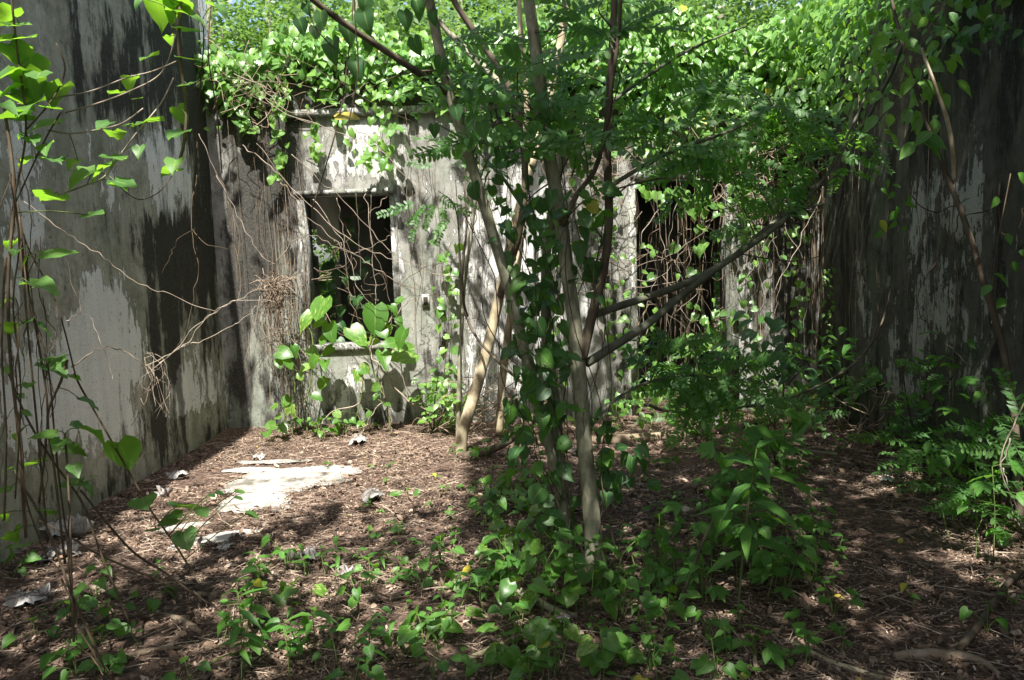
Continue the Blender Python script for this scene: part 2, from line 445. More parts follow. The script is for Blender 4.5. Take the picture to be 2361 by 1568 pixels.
def lobed_tpl(angles, scales, seed=0):
    V, Fx, C, off = [], [], [], 0
    for k, (a, s) in enumerate(zip(angles, scales)):
        v, f, c = leaf_tpl([(0, 0, 0.05), (0.18, 0.18, 0.14), (0.45, 0.45, 0.23), (0.7, 0.7, 0.17), (1, 1, 0)], 0.15, 0.25, 0.05, seed + k)
        v = rotz(v * s, a); v[:, 2] += 0.004 * k
        V.append(v); Fx.append(f + off); C.append(c); off += len(v)
    return np.concatenate(V), np.concatenate(Fx), np.concatenate(C)
for i in range(3):
    T['lobed%d' % i] = lobed_tpl((0, 0.75, -0.75), (1, 0.78, 0.78), 50 + i)
    T['palm%d' % i] = lobed_tpl((0, 0.62, -0.62, 1.3, -1.3), (1, 0.9, 0.9, 0.65, 0.65), 60 + 7 * i)

def frond_tpl(n, ll, lw, curve, ang, seed, droop):
    r = random.Random(seed)
    V, Fx, C, off = [], [], [], 0
    def axis(t):
        return (curve * t * t, t, -droop * t * t)
    for i in range(n):
        t = 0.10 + 0.88 * i / (n - 1)
        p = axis(t)
        l = ll * (0.75 + 0.5 * math.sin(math.pi * min(1, 0.15 + t * 0.85))) * r.uniform(0.9, 1.1)
        for s in (-1, 1):
            if r.random() < 0.07: continue
            a = s * (ang + r.uniform(-0.22, 0.22))
            tilt = r.uniform(-0.7, 0.35)
            pts = [(0, 0), (0.30, 0.42), (0.72, 0.46), (1.0, 0.0), (0.72, -0.46), (0.30, -0.42)]
            for (u, w) in pts:
                x0, y0 = w * lw, u * l
                x1 = x0 * math.cos(a) + y0 * math.sin(a); y1 = -x0 * math.sin(a) + y0 * math.cos(a)
                V.append((p[0] + x1, p[1] + y1, p[2] + tilt * y0 + 0.12 * abs(w) * lw)); C.append((1, t, 0))
            Fx.append((off, off + 5, off + 2, off + 1)); Fx.append((off + 2, off + 5, off + 4, off + 3)); off += 6
    w = 0.008
    for i in range(4):
        t0, t1 = i / 4.0, (i + 1) / 4.0
        a, b = axis(t0), axis(t1)
        for q, (p, t) in enumerate(((a, t0), (b, t1))):
            V += [(p[0] - w, p[1], p[2]), (p[0] + w, p[1], p[2]), (p[0], p[1], p[2] - w * 1.6)]
            C += [(1, t, 0)] * 3
        Fx += [(off, off + 1, off + 4, off + 3), (off + 1, off + 2, off + 5, off + 4), (off + 2, off, off + 3, off + 5)]
        off += 6
    return np.array(V, float), np.array(Fx, int), np.array(C, float)
for i in range(5):
    T['frond%d' % i] = frond_tpl(12 + i, 0.145, 0.068, (-0.2, 0.15, 0.3, -0.1, 0.05)[i], 1.1, 80 + i, (0.1, 0.25, 0.4, 0.3, 0.18)[i])

MESH = {}
def lmesh(tpl, matname):
    k = (tpl, matname)
    if k not in MESH:
        v, f, lc = T[tpl]
        MESH[k] = mesh_np('%s_leaf' % tpl.rstrip('0123456789'), v, f, M[matname], lc)
    return MESH[k]

def catmull(pts, n=4):
    pts = [tuple(p) for p in pts]
    if len(pts) < 3: return [Vector(p) for p in pts], [i for i in range(len(pts))]
    out = []; par = []
    for i in range(len(pts) - 1):
        p0 = Vector(pts[max(i - 1, 0)]); p1 = Vector(pts[i]); p2 = Vector(pts[i + 1]); p3 = Vector(pts[min(i + 2, len(pts) - 1)])
        for k in range(n):
            t = k / n
            out.append(0.5 * ((2 * p1) + (p2 - p0) * t + (2 * p0 - 5 * p1 + 4 * p2 - p3) * t * t + (3 * p1 - p0 - 3 * p2 + p3) * t ** 3)); par.append(i + t)
    out.append(Vector(pts[-1])); par.append(len(pts) - 1)
    return out, par

def tube_arr(pts, radii, sides=6, sub=4, knob=0.0, seed=0):
    c, par = catmull(pts, sub)
    if isinstance(radii, (int, float)): radii = [radii] * len(pts)
    r = random.Random(seed)
    V = []; Fq = []
    prev = None
    for i, p in enumerate(c):
        t = (c[min(i + 1, len(c) - 1)] - c[max(i - 1, 0)]).normalized()
        a = prev if prev is not None else Vector((0.3, 0.9, 0.2))
        x = (a - t * a.dot(t))
        if x.length < 1e-3: x = Vector((1, 0, 0)) - t * t.x
        x.normalize(); prev = x
        y = t.cross(x)
        k = int(par[i]); fr = par[i] - k
        rad = radii[k] if k + 1 >= len(radii) else radii[k] * (1 - fr) + radii[k + 1] * fr
        for s in range(sides):
            an = 2 * math.pi * s / sides
            rr = rad * (1 + knob * (r.random() - 0.5))
            V.append(p + x * (rr * math.cos(an)) + y * (rr * math.sin(an)))
    for i in range(len(c) - 1):
        for s in range(sides):
            a = i * sides + s; b = i * sides + (s + 1) % sides
            Fq.append((a, b, b + sides, a + sides))
    e = (len(c) - 1) * sides
    if sides >= 4:
        for s in range(1, sides - 2, 2):
            Fq.append((0, s + 2 if s + 2 < sides else s + 1, s + 1, s)); Fq.append((e, e + s, e + s + 1, e + s + 2 if s + 2 < sides else e + s + 1))
    Fq = [q for q in Fq if len(set(q)) == 4]
    return np.array([tuple(p) for p in V]), np.array(Fq, int), c

def tube(name, pts, radii, m, parent=None, sides=8, sub=4, knob=0.1, seed=0):
    v, f, c = tube_arr(pts, radii, sides, sub, knob, seed)
    o = link(name, mesh_np(name, v, f, M[m]), parent, loc=(0, 0, 0))
    return o, c

def tubes_joined(name, lst, m, parent=None, sides=4, sub=3, var=None):
    V = []; Fq = []; C = []; off = 0
    for i, (pts, rad) in enumerate(lst):
        v, f, _ = tube_arr(pts, rad, sides, sub, 0.0, i)
        V.append(v); Fq.append(f + off); off += len(v)
        C.append(np.tile(np.array([[1, 0.5, rng.random()]]), (len(v), 1)))
    return link(name, mesh_np(name, np.concatenate(V), np.concatenate(Fq), M[m], np.concatenate(C)), parent, loc=(0, 0, 0))

def box_arr(x0, x1, y0, y1, z0, z1):
    v = np.array([(x, y, z) for z in (z0, z1) for y in (y0, y1) for x in (x0, x1)], float)
    f = np.array([(0, 2, 3, 1), (4, 5, 7, 6), (0, 1, 5, 4), (2, 6, 7, 3), (0, 4, 6, 2), (1, 3, 7, 5)])
    return v, f

def boxes(name, lst, m, parent=None, wear=None, jit=0.0):
    V = []; Fq = []; off = 0
    for b in lst:
        v, f = box_arr(*b); V.append(v + (rng.random(v.shape) - 0.5) * jit); Fq.append(f + off); off += 8
    V = np.concatenate(V)
    w = None if wear is None else np.tile(np.array([wear]), (len(V), 1))
    o = link(name, mesh_np(name, V, np.concatenate(Fq), M[m], None, w, False), parent, loc=(0, 0, 0))
    return o

# ------------------------------------------------------------------ ground
def ground_z(x, y):
    return 0.035 * (fbm(np.asarray(x) * 0.9, np.asarray(y) * 0.9, 3, 3) - 0.5) + 0.012 * (fbm(np.asarray(x) * 6, np.asarray(y) * 6, 2, 9) - 0.5)

SLAB_C = []
def slab_field(x, y):
    """>0 where the old slab is swept bare"""
    f = np.full(np.shape(x), -1.0)
    for (cx, cy, rx, ry, a) in SLAB_E:
        dx, dy = x - cx, y - cy
        u = dx * math.cos(a) + dy * math.sin(a); w = -dx * math.sin(a) + dy * math.cos(a)
        f = np.maximum(f, 1 - np.sqrt((u / rx) ** 2 + (w / ry) ** 2))
    return f + 1.0 * (fbm(np.asarray(x) * 3.2, np.asarray(y) * 3.2, 5, 21) - 0.52) + 0.35 * (fbm(np.asarray(x) * 13, np.asarray(y) * 13, 3, 23) - 0.5)
SLAB_E = []
for (px, py, rx, ry, a) in ((655, 1118, 0.40, 0.26, 0.2), (590, 1160, 0.26, 0.26, 0.6), (720, 1090, 0.42, 0.17, 0.1), (490, 1244, 0.24, 0.07, 0.6), (430, 1215, 0.18, 0.06, 0.4), (575, 1085, 0.2, 0.08, 0.0), (640, 1065, 0.3, 0.06, 0)):
    g = G(px, py); SLAB_E.append((g.x, g.y, rx, ry, a))

xs = np.concatenate([np.linspace(-30, -3.2, 12), np.linspace(-3.0, 3.2, 180), np.linspace(3.5, 30, 12)])
ys = np.concatenate([np.linspace(-12, 1.2, 8), np.linspace(1.5, 7.6, 170), np.linspace(8, 45, 14)])
X, Y = np.meshgrid(xs, ys)
inside = (np.abs(X) < 3.1) & (Y > 1.4) & (Y < 7.7)
Z = np.where(inside, ground_z(X, Y), 0.0)
# litter banks up against the walls
bank = 0.05 * np.exp(-np.maximum(0, X - LX) / 0.12) + 0.05 * np.exp(-np.maximum(0, RX - X) / 0.2) + 0.05 * np.exp(-np.maximum(0, BY - Y) / 0.15)
Z = np.where(inside, Z + np.minimum(bank, 0.06), Z)
sf = slab_field(X, Y)
Z = np.where(inside, Z * (1 - smooth(-0.15, 0.1, sf)) - 0.012 * smooth(-0.1, 0.15, sf), Z)
nx, ny = len(xs), len(ys)
idx = np.arange(nx * ny).reshape(ny, nx)
fq = np.stack([idx[:-1, :-1], idx[:-1, 1:], idx[1:, 1:], idx[1:, :-1]], -1).reshape(-1, 4)
gr = link('ground', mesh_np('ground', np.stack([X, Y, Z], -1).reshape(-1, 3), fq, M['ground']))
tag(gr, 'brown soil floor under leaf litter inside the roofless ruin', 'ground', kind='structure')

def gz(x, y):
    z = float(ground_z(x, y))
    z += min(0.06, 0.05 * math.exp(-max(0, x - LX) / 0.12) + 0.05 * math.exp(-max(0, RX - x) / 0.2) + 0.05 * math.exp(-max(0, BY - y) / 0.15))
    s = float(smooth(-0.15, 0.1, slab_field(np.array(x), np.array(y))))
    return z * (1 - s)

# bare patches of the old slab: one sheet cut to the swept outline
xs2 = np.arange(-2.6, 0.6, 0.015); ys2 = np.arange(4.0, 6.8, 0.015)
X2, Y2 = np.meshgrid(xs2, ys2)
S2 = slab_field(X2, Y2)
idx2 = np.arange(X2.size).reshape(X2.shape)
ok = (S2[:-1, :-1] > -0.10) & (S2[1:, 1:] > -0.10)
fq = np.stack([idx2[:-1, :-1], idx2[:-1, 1:], idx2[1:, 1:], idx2[1:, :-1]], -1)[ok]
Z2 = 0.004 + 0.003 * fbm(X2 * 4, Y2 * 4, 2, 5)
sl = link('concrete_floor', mesh_np('concrete_floor', np.stack([X2, Y2, Z2], -1).reshape(-1, 3), fq, M['slab']))
tag(sl, 'pale bare concrete floor patch swept free of litter in the sun', 'floor', kind='structure')

# ------------------------------------------------------------------ walls
def wall_grid(name, to_world, us, vs_, field, m, holes=(), bumpy=0.006, parent=None, extra=None):
    U, Vv = np.meshgrid(us, vs_)
    wear = field(U, Vv)
    h = bumpy * fbm(U * 2.2, Vv * 2.2, 3, 31) + 0.004 * fbm(U * 14, Vv * 14, 2, 37) + 0.005 * smooth(0.45, 0.52, wear[..., 0])
    W = to_world(U, Vv, h)
    idx = np.arange(U.size).reshape(U.shape)
    f = np.stack([idx[:-1, :-1], idx[:-1, 1:], idx[1:, 1:], idx[1:, :-1]], -1)
    uc = (us[:-1] + us[1:]) / 2; vc = (vs_[:-1] + vs_[1:]) / 2
    UC, VC = np.meshgrid(uc, vc)
    keep = np.ones(UC.shape, bool)
    for (a, b, c, d) in holes:
        keep &= ~((UC > a) & (UC < b) & (VC > c) & (VC < d))
    f = f[keep]
    V = W.reshape(-1, 3); C = wear.reshape(-1, 3)
    if extra:
        off = len(V); EV = []; EF = []
        for b in extra:
            v, ff = box_arr(*b); EV.append(v); EF.append(ff + off); off += 8
        EV = np.concatenate(EV); V = np.concatenate([V, EV]); f = np.concatenate([f] + EF)
        C = np.concatenate([C, np.tile(np.array([[0.62, 0.12, 0.0]]), (len(EV), 1))])
    return link(name, mesh_np(name, V, f, M[m], None, C, False), parent, loc=(0, 0, 0))

def blobs(lst, U, Vv, conv):
    t = np.zeros(U.shape)
    for (x, y, rx, ry, s) in lst:
        u0, v0 = conv(x, y); u1, v1 = conv(x + rx, y); u2, v2 = conv(x, y + ry)
        su = abs(u1 - u0) + 1e-4; sv = abs(v2 - v0) + 1e-4
        t = t + s * np.exp(-(((U - u0) / su) ** 2 + ((Vv - v0) / sv) ** 2))
    return t

# left wall ---------------------------------------------------------
cl = lambda x, y: (lambda p: (p.y, p.z))(on_x(x, y, LX))
PAINT_L = [(35, 300, 45, 90, .5), (60, 420, 60, 90, .35), (400, 330, 70, 60, .55), (370, 400, 60, 90, .5), (425, 470, 40, 80, .5), (255, 430, 35, 130, .22), (225, 720, 70, 90, .55), (210, 800, 100, 80, .6), (150, 900, 110, 90, .6), (120, 1000, 90, 80, .5),
           (240, 880, 70, 140, .6), (460, 900, 70, 70, .62), (430, 860, 50, 50, .4), (90, 520, 60, 60, .25), (30, 560, 50, 70, .3), (300, 790, 30, 90, .4), (20, 700, 40, 160, .3), (265, 270, 10, 30, .4), (300, 1000, 60, 50, .35)]
DARK_L = [(420, 620, 50, 150, 1.0), (380, 760, 40, 200, .9), (400, 560, 90, 70, .7), (490, 480, 40, 280, .85), (330, 120, 60, 170, .6), (390, 60, 40, 240, .5), (240, 150, 60, 120, .35), (260, 240, 90, 70, .45), (150, 60, 40, 160, .3), (350, 940, 30, 90, .6), (330, 1010, 90, 60, .35), (100, 850, 60, 30, .2), (110, 760, 40, 60, .4), (450, 220, 40, 240, .8), (270, 560, 22, 120, .35), (480, 760, 30, 160, .4), (510, 1000, 40, 40, .3), (200, 1140, 120, 60, .3), (40, 1000, 40, 200, .2)]
def field_left(U, Vv):
    w = 0.25 * (fbm(U * 3, Vv * 2, 3, 44) - 0.5)
    p = blobs(PAINT_L, U + w, Vv + w * 1.5, cl)
    p = p + 0.85 * (fbm(U * 4.5, Vv * 2.6, 5, 2) - 0.5) + 0.10
    d = blobs(DARK_L, U + w * 0.6, Vv + w, cl)
    d = d * 0.9 + 0.9 * (fbm(U * 7, Vv * 0.9, 4, 6) - 0.58) + 0.75 * (fbm(U * 20, Vv * 0.45, 4, 7) - 0.5) + 0.22 * smooth(2.4, 3.6, Vv) * fbm(U * 5, Vv * .5, 3, 8) * 1.3 + 0.3 * smooth(0.5, 0.0, Vv)
    p = p - 0.5 * smooth(2.4, 3.0, Vv) - 0.6 * smooth(0.42, 0.2, Vv) - 0.25 * smooth(0.4, 0.8, d)
    g = smooth(0.35, 0.7, fbm(U * 2.5, Vv * 1.5, 3, 12)) * 0.5 + 0.5 * smooth(0.5, 0.0, Vv) * fbm(U * 6, Vv * 6, 3, 15)
    return np.stack([p, np.clip(d, 0, 1.3), np.clip(g, 0, 1)], -1)
us = np.arange(2.6, BY + 0.001, 0.019); us[-1] = BY
vv = np.arange(-0.1, 4.42, 0.019)
wl = wall_grid('concrete_wall', lambda U, V, h: np.stack([LX + h, U, V], -1), us, vv, field_left, 'wall_left', extra=[(LX - 0.24, LX - 0.004, -2.0, BY + 0.2, -0.1, 4.40)])
tag(wl, 'tall grey wall with peeling pale paint and black mould on the near side', 'wall')
# sharp drain hole and a hole near the foot
hp = on_x(316, 1044, LX)
v, f, _ = tube_arr([hp + Vector((-0.03, 0, 0)), hp + Vector((0.014, 0, 0))], [0.028, 0.03], 10, 1, 0.5)
link('drain_hole', mesh_np('drain_hole', v, f, M['hole']), wl)

# back wall ---------------------------------------------------------
WX0, WX1, WZ0, WZ1 = -1.88, -1.07, 0.80, 2.19
DX0, DX1, DZ1 = 1.17, 2.07, 2.23
BT = 3.42
cb = lambda x, y: (lambda p: (p.x, p.z))(P(x, y, BY))
DARK_B = [(590, 420, 60, 180, .95), (565, 640, 45, 180, .9), (640, 560, 35, 180, .6), (680, 400, 25, 200, .6), (560, 880, 30, 60, .5), (620, 300, 80, 120, .75), (620, 180, 140, 90, .6), (800, 210, 120, 60, .7), (1000, 220, 160, 60, .55), (960, 560, 30, 130, .5), (1000, 640, 25, 120, .45), (1010, 830, 40, 90, .55), (940, 480, 30, 60, .5), (760, 950, 50, 60, .35), (650, 930, 40, 60, .35), (920, 960, 60, 60, .5), (860, 980, 140, 30, .35), (1370, 560, 40, 120, .45), (1380, 720, 30, 100, .35), (1360, 330, 90, 60, .6), (1440, 700, 25, 160, .45), (1560, 370, 120, 40, .5), (1780, 600, 60, 260, .75), (1850, 720, 50, 200, .6), (1720, 450, 60, 120, .5), (1830, 450, 90, 120, .6), (1600, 250, 300, 120, .6), (1180, 300, 140, 70, .45), (1280, 480, 30, 60, .3)]
PAINT_B = [(810, 370, 110, 70, .5), (880, 420, 40, 60, .3), (1180, 620, 120, 240, .6), (1150, 850, 120, 100, .5), (790, 900, 60, 60, .35), (1290, 700, 70, 200, .5), (1220, 480, 70, 60, .4), (600, 860, 50, 80, .15), (840, 300, 100, 20, .4), (920, 600, 12, 160, .35), (1890, 640, 9, 220, .4), (1420, 500, 30, 100, .2)]
def field_back(U, Vv):
    w = 0.2 * (fbm(U * 3, Vv * 2, 3, 74) - 0.5)
    p = blobs(PAINT_B, U + w, Vv + w, cb) + 0.8 * (fbm(U * 4, Vv * 2.2, 5, 72) - 0.5) + 0.12
    d = blobs(DARK_B, U + w * .6, Vv + w, cb) * 0.85 + 0.95 * (fbm(U * 8, Vv * 0.8, 4, 76) - 0.53) + 0.7 * (fbm(U * 21, Vv * 0.5, 4, 77) - 0.5) + 0.12 + 0.2 * smooth(0.4, 0.05, Vv)
    d = d + 0.3 * smooth(2.9, 3.0, Vv)
    g = smooth(0.4, 0.75, fbm(U * 2.5, Vv * 1.5, 3, 82)) * 0.5 + 0.5 * smooth(0.6, 0.0, Vv) * fbm(U * 5, Vv * 5, 3, 85)
    return np.stack([p, np.clip(d, 0, 1.3), np.clip(g, 0, 1)], -1)
def seg(vals, step):
    out = []
    for a, b in zip(vals[:-1], vals[1:]):
        n = max(1, int(round((b - a) / step)))
        out += list(np.linspace(a, b, n, endpoint=False))
    return np.array(out + [vals[-1]])
us = seg([LX, WX0, WX1, DX0, DX1, RX], 0.02)
vv = seg([-0.1, WZ0, WZ1, DZ1, BT], 0.02)
yb0, yb1 = BY + 0.004, BY + 0.22
ex = [(LX - 0.004, WX0, yb0, yb1, -0.1, BT - .002), (WX0, WX1, yb0, yb1, -0.1, WZ0), (WX0, WX1, yb0, yb1, WZ1, BT - .002), (WX1, DX0, yb0, yb1, -0.1, BT - .002), (DX0, DX1, yb0, yb1, DZ1, BT - .002), (DX1, RX + 0.004, yb0, yb1, -0.1, BT - .002)]
wb = wall_grid('concrete_wall', lambda U, V, h: np.stack([U, BY - h, V], -1), us, vv, field_back, 'wall_back', holes=[(WX0, WX1, WZ0, WZ1), (DX0, DX1, -1, DZ1)], extra=ex)
tag(wb, 'pale streaked end wall pierced by an empty window and a doorway', 'wall')
# window trim
bw = (0.45, 0.34, 0.2)
boxes('window_sill', [(WX0 - 0.02, WX1 + 0.02, BY - 0.035, BY + 0.24, WZ0 - 0.05, WZ0 + 0.012)], 'wall_back', wb, bw, 0.008)
boxes('lintel', [(WX0 - 0.07, WX1 + 0.05, BY - 0.042, BY + 0.18, WZ1 + 0.002, WZ1 + 0.05)], 'wall_back', wb, bw, 0.008)
boxes('ledge', [(-2.0, 0.35, BY - 0.055, BY + 0.05, 2.90, 2.965)], 'wall_back', wb, (0.5, 0.3, 0.3), 0.010)
boxes('window_jamb', [(WX1 - 0.012, WX1 + 0.05, BY - 0.022, BY + 0.23, WZ0 + 0.015, WZ1)], 'wall_back', wb, bw, 0.006)
boxes('window_jamb', [(WX0 - 0.05, WX0 + 0.012, BY - 0.022, BY + 0.23, WZ0 + 0.015, WZ1)], 'wall_back', wb, bw, 0.006)
boxes('door_lintel', [(DX0 - 0.03, DX1 + 0.05, BY - 0.032, BY + 0.15, DZ1 + 0.002, DZ1 + 0.085)], 'wall_back', wb, (0.4, 0.35, 0.4), 0.008)
boxes('door_jamb', [(DX0 - 0.06, DX0 + 0.012, BY - 0.018, BY + 0.23, 0, DZ1)], 'wall_back', wb, (0.45, 0.3, 0.4), 0.008)
boxes('door_jamb', [(DX1 - 0.06, DX1 + 0.05, BY - 0.03, BY + 0.23, 0, DZ1)], 'wall_back', wb, (0.3, 0.4, 0.6), 0.012)
# switch box
sp_ = P(982, 693, BY)
sb = boxes('switch_box', [(sp_.x - 0.035, sp_.x + 0.035, BY - 0.026, BY - 0.006, sp_.z - 0.06, sp_.z + 0.06)], 'plastic', wb)
boxes('switch_socket', [(sp_.x - 0.02, sp_.x + 0.02, BY - 0.03, BY - 0.024, sp_.z - 0.04, sp_.z + 0.035)], 'hole', sb)

# right wall --------------------------------------------------------
cr = lambda x, y: (lambda p: (p.y, p.z))(on_x(x, y, RX))
PAINT_R = [(2080, 560, 30, 120, .25), (2250, 420, 40, 80, .3), (2330, 700, 40, 120, .3), (2240, 900, 60, 60, .25), (2130, 470, 40, 90, .4), (2200, 470, 40, 60, .4), (2160, 640, 60, 80, .35), (2180, 740, 70, 70, .35), (1990, 680, 18, 90, .35), (2120, 780, 40, 60, .3), (2290, 520, 60, 100, .25), (2100, 900, 100, 60, .25), (2060, 760, 20, 120, .2)]
def field_right(U, Vv):
    w = 0.2 * (fbm(U * 3, Vv * 2, 3, 94) - 0.5)
    p = blobs(PAINT_R, U + w, Vv + w, cr) * 1.3 + 0.9 * (fbm(U * 5, Vv * 1.6, 5, 92) - 0.5) + 0.08
    d = 0.38 + 0.9 * (fbm(U * 7, Vv * 1.0, 4, 96) - 0.5) + 0.6 * (fbm(U * 18, Vv * 0.5, 4, 97) - 0.5) - 0.5 * blobs(PAINT_R, U, Vv, cr) + 0.3 * smooth(1.8, 2.8, Vv)
    g = smooth(0.4, 0.75, fbm(U * 2.5, Vv * 1.5, 3, 102)) * 0.6
    return np.stack([p, np.clip(d, 0, 1.3), np.clip(g, 0, 1)], -1)
us = np.arange(2.6, BY + 0.001, 0.022); us[-1] = BY
vv = np.arange(-0.1, 3.5, 0.022)
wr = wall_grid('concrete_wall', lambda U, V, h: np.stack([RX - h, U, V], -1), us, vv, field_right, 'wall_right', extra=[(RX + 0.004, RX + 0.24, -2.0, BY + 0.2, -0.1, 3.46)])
tag(wr, 'dark mould covered side wall with shade in its base colour behind the leaning sapling', 'wall')

# room behind the back wall ------------------------------------------
RY = 9.6
rb = thing('ruined_room', 'dim roofed room seen through the empty window and doorway', 'room', (0, RY, 0))
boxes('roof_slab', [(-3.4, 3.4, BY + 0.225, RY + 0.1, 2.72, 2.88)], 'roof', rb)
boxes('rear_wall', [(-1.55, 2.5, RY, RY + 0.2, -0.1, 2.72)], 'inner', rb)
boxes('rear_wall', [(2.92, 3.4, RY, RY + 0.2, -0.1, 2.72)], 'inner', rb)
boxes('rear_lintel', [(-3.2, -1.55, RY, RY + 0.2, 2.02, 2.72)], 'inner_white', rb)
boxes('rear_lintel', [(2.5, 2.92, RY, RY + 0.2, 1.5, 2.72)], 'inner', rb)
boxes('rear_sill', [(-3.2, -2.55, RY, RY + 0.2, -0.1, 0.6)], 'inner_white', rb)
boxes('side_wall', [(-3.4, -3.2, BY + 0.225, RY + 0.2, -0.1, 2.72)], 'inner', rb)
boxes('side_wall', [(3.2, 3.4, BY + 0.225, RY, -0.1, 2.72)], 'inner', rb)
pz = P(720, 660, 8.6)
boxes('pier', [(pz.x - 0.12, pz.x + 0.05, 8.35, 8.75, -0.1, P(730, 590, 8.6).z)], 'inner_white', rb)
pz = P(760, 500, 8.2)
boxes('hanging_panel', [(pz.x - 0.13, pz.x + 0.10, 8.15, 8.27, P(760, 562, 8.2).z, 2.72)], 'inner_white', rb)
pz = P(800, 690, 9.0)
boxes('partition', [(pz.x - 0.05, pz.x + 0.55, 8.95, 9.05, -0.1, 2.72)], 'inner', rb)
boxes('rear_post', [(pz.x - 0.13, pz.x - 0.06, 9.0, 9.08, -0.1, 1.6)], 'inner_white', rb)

# ------------------------------------------------------------------ main tree of several stems
def PX(lst):
    return [P(a, b, c) for (a, b, c) in lst]

def along(lst, t):
    k = min(len(lst) - 2, int(t * (len(lst) - 1))); f = t * (len(lst) - 1) - k
    return tuple(lst[k][j] * (1 - f) + lst[k + 1][j] * f for j in range(3))
TREE_PTS = []      # points on stems that can carry twigs
def stem(name, lst, r, m, parent, sides=10, knob=0.07, seed=0, twigs=False, pts=None):
    pts = PX(lst) if pts is None else pts
    o, c = tube(name, pts, r, m, parent, sides, 5, knob, seed)
    if twigs: TREE_PTS.extend([tuple(p) for p in c])
    return o

b0 = G(1380, 1330)
mt = thing('slender_tree', 'grey multi-stemmed tree rising from the undergrowth in the middle', 'tree', (b0.x, b0.y, 0))
A = [(1378, 1345, 3.62), (1368, 1230, 3.66), (1350, 1050, 3.7), (1338, 900, 3.72), (1326, 760, 3.74), (1304, 600, 3.76), (1290, 490, 3.78), (1262, 330, 3.8), (1246, 190, 3.82), (1222, 20, 3.84), (1195, -180, 3.86), (1180, -400, 3.9), (1160, -640, 3.9)]
stem('trunk', A, [.066, .044, .039, .037, .035, .034, .035, .032, .030, .028, .026, .021, .013], 'bark', mt, 12, 0.05, 1)
B = [(1316, 1310, 3.85), (1300, 1180, 3.9), (1288, 1050, 3.93), (1276, 920, 3.96), (1262, 800, 4.0), (1258, 690, 4.02), (1262, 560, 4.05), (1285, 420, 4.1), (1320, 260, 4.2)]
stem('trunk', B, [.044, .036, .033, .031, .028, .026, .024, .02, .012], 'bark', mt, 10, 0.06, 2, True)
Cc = [(1296, 1150, 3.86), (1268, 1030, 3.84), (1232, 900, 3.8), (1198, 760, 3.76), (1160, 620, 3.72), (1112, 460, 3.68), (1066, 310, 3.64), (1032, 200, 3.6), (1004, 70, 3.56), (985, -30, 3.5), (960, -200, 3.45), (930, -420, 3.4)]
stem('trunk', Cc, [.026, .027, .027, .026, .026, .025, .024, .023, .022, .020, .016, .01], 'bark', mt, 10, 0.07, 3, True)
Db = [(1032, 214, 3.6), (960, 165, 3.5), (890, 118, 3.4), (810, 65, 3.3), (725, 2, 3.2), (640, -80, 3.1), (540, -200, 3.0)]
stem('branch', Db, [.017, .0155, .0145, .0135, .012, .009, .006], 'bark_brown', mt, 8, 0.08, 4)
E1 = [(1342, 830, 3.72), (1362, 740, 3.74), (1392, 620, 3.78), (1404, 500, 3.8), (1400, 350, 3.82), (1406, 200, 3.84), (1416, 20, 3.86), (1425, -200, 3.9), (1440, -420, 3.95)]
stem('branch', E1, [.024, .024, .022, .021, .019, .018, .016, .012, .007], 'bark_brown', mt, 8, 0.08, 5, True)
E2 = [(1296, 520, 3.74), (1330, 450, 3.7), (1372, 390, 3.66), (1396, 300, 3.64), (1410, 200, 3.62), (1426, 80, 3.6), (1434, -40, 3.58), (1450, -260, 3.5)]
stem('branch', E2, [.014, .012, .0115, .0105, .0095, .0085, .008, .005], 'bark_brown', mt, 8, 0.08, 6, True)
F1 = [(1352, 838, 3.76), (1420, 795, 3.85), (1500, 742, 3.98), (1560, 690, 4.1), (1640, 628, 4.25), (1720, 572, 4.4), (1800, 514, 4.55), (1870, 446, 4.7), (1915, 390, 4.8), (1960, 300, 4.9), (2010, 190, 5.0)]
stem('branch', F1, [.022, .021, .0205, .02, .0185, .0175, .016, .0135, .011, .008, .005], 'bark_green', mt, 10, 0.07, 7, True)
F2 = [(1375, 724, 3.78), (1440, 702, 3.9), (1520, 676, 4.05), (1600, 645, 4.2), (1680, 600, 4.35), (1750, 540, 4.5), (1820, 490, 4.62), (1900, 470, 4.7)]
stem('branch', F2, [.019, .019, .0185, .018, .016, .0135, .010, .006], 'bark_green', mt, 10, 0.07, 8, True)
F3 = [(1403, 432, 3.81), (1480, 385, 3.95), (1560, 345, 4.1), (1640, 318, 4.25), (1720, 285, 4.4), (1790, 240, 4.5)]
stem('branch', F3, [.011, .0105, .0095, .0085, .007, .004], 'bark_green', mt, 8, 0.07, 9, True)
F4 = [(1262, 560, 4.05), (1200, 470, 4.1), (1150, 400, 4.15), (1080, 330, 4.2), (1000, 280, 4.25)]
stem('branch', F4, [.010, .009, .008, .006, .004], 'bark_green', mt, 8, 0.07, 10, True)
F5 = [(1350, 1000, 3.75), (1420, 920, 3.85), (1500, 880, 4.0), (1600, 865, 4.2), (1690, 880, 4.4)]
stem('branch', F5, [.008, .0075, .007, .006, .004], 'bark_green', mt, 8, 0.07, 11, True)
F6 = [(1250, 300, 3.8), (1180, 240, 3.9), (1110, 200, 4.0), (1050, 150, 4.1)]
stem('branch', F6, [.009, .008, .006, .004], 'bark_green', mt, 8, 0.07, 12, True)
F7 = [(1404, 240, 3.85), (1500, 170, 4.0), (1600, 110, 4.2), (1720, 60, 4.4)]
stem('branch', F7, [.010, .009, .007, .004], 'bark_green', mt, 8, 0.07, 13, True)
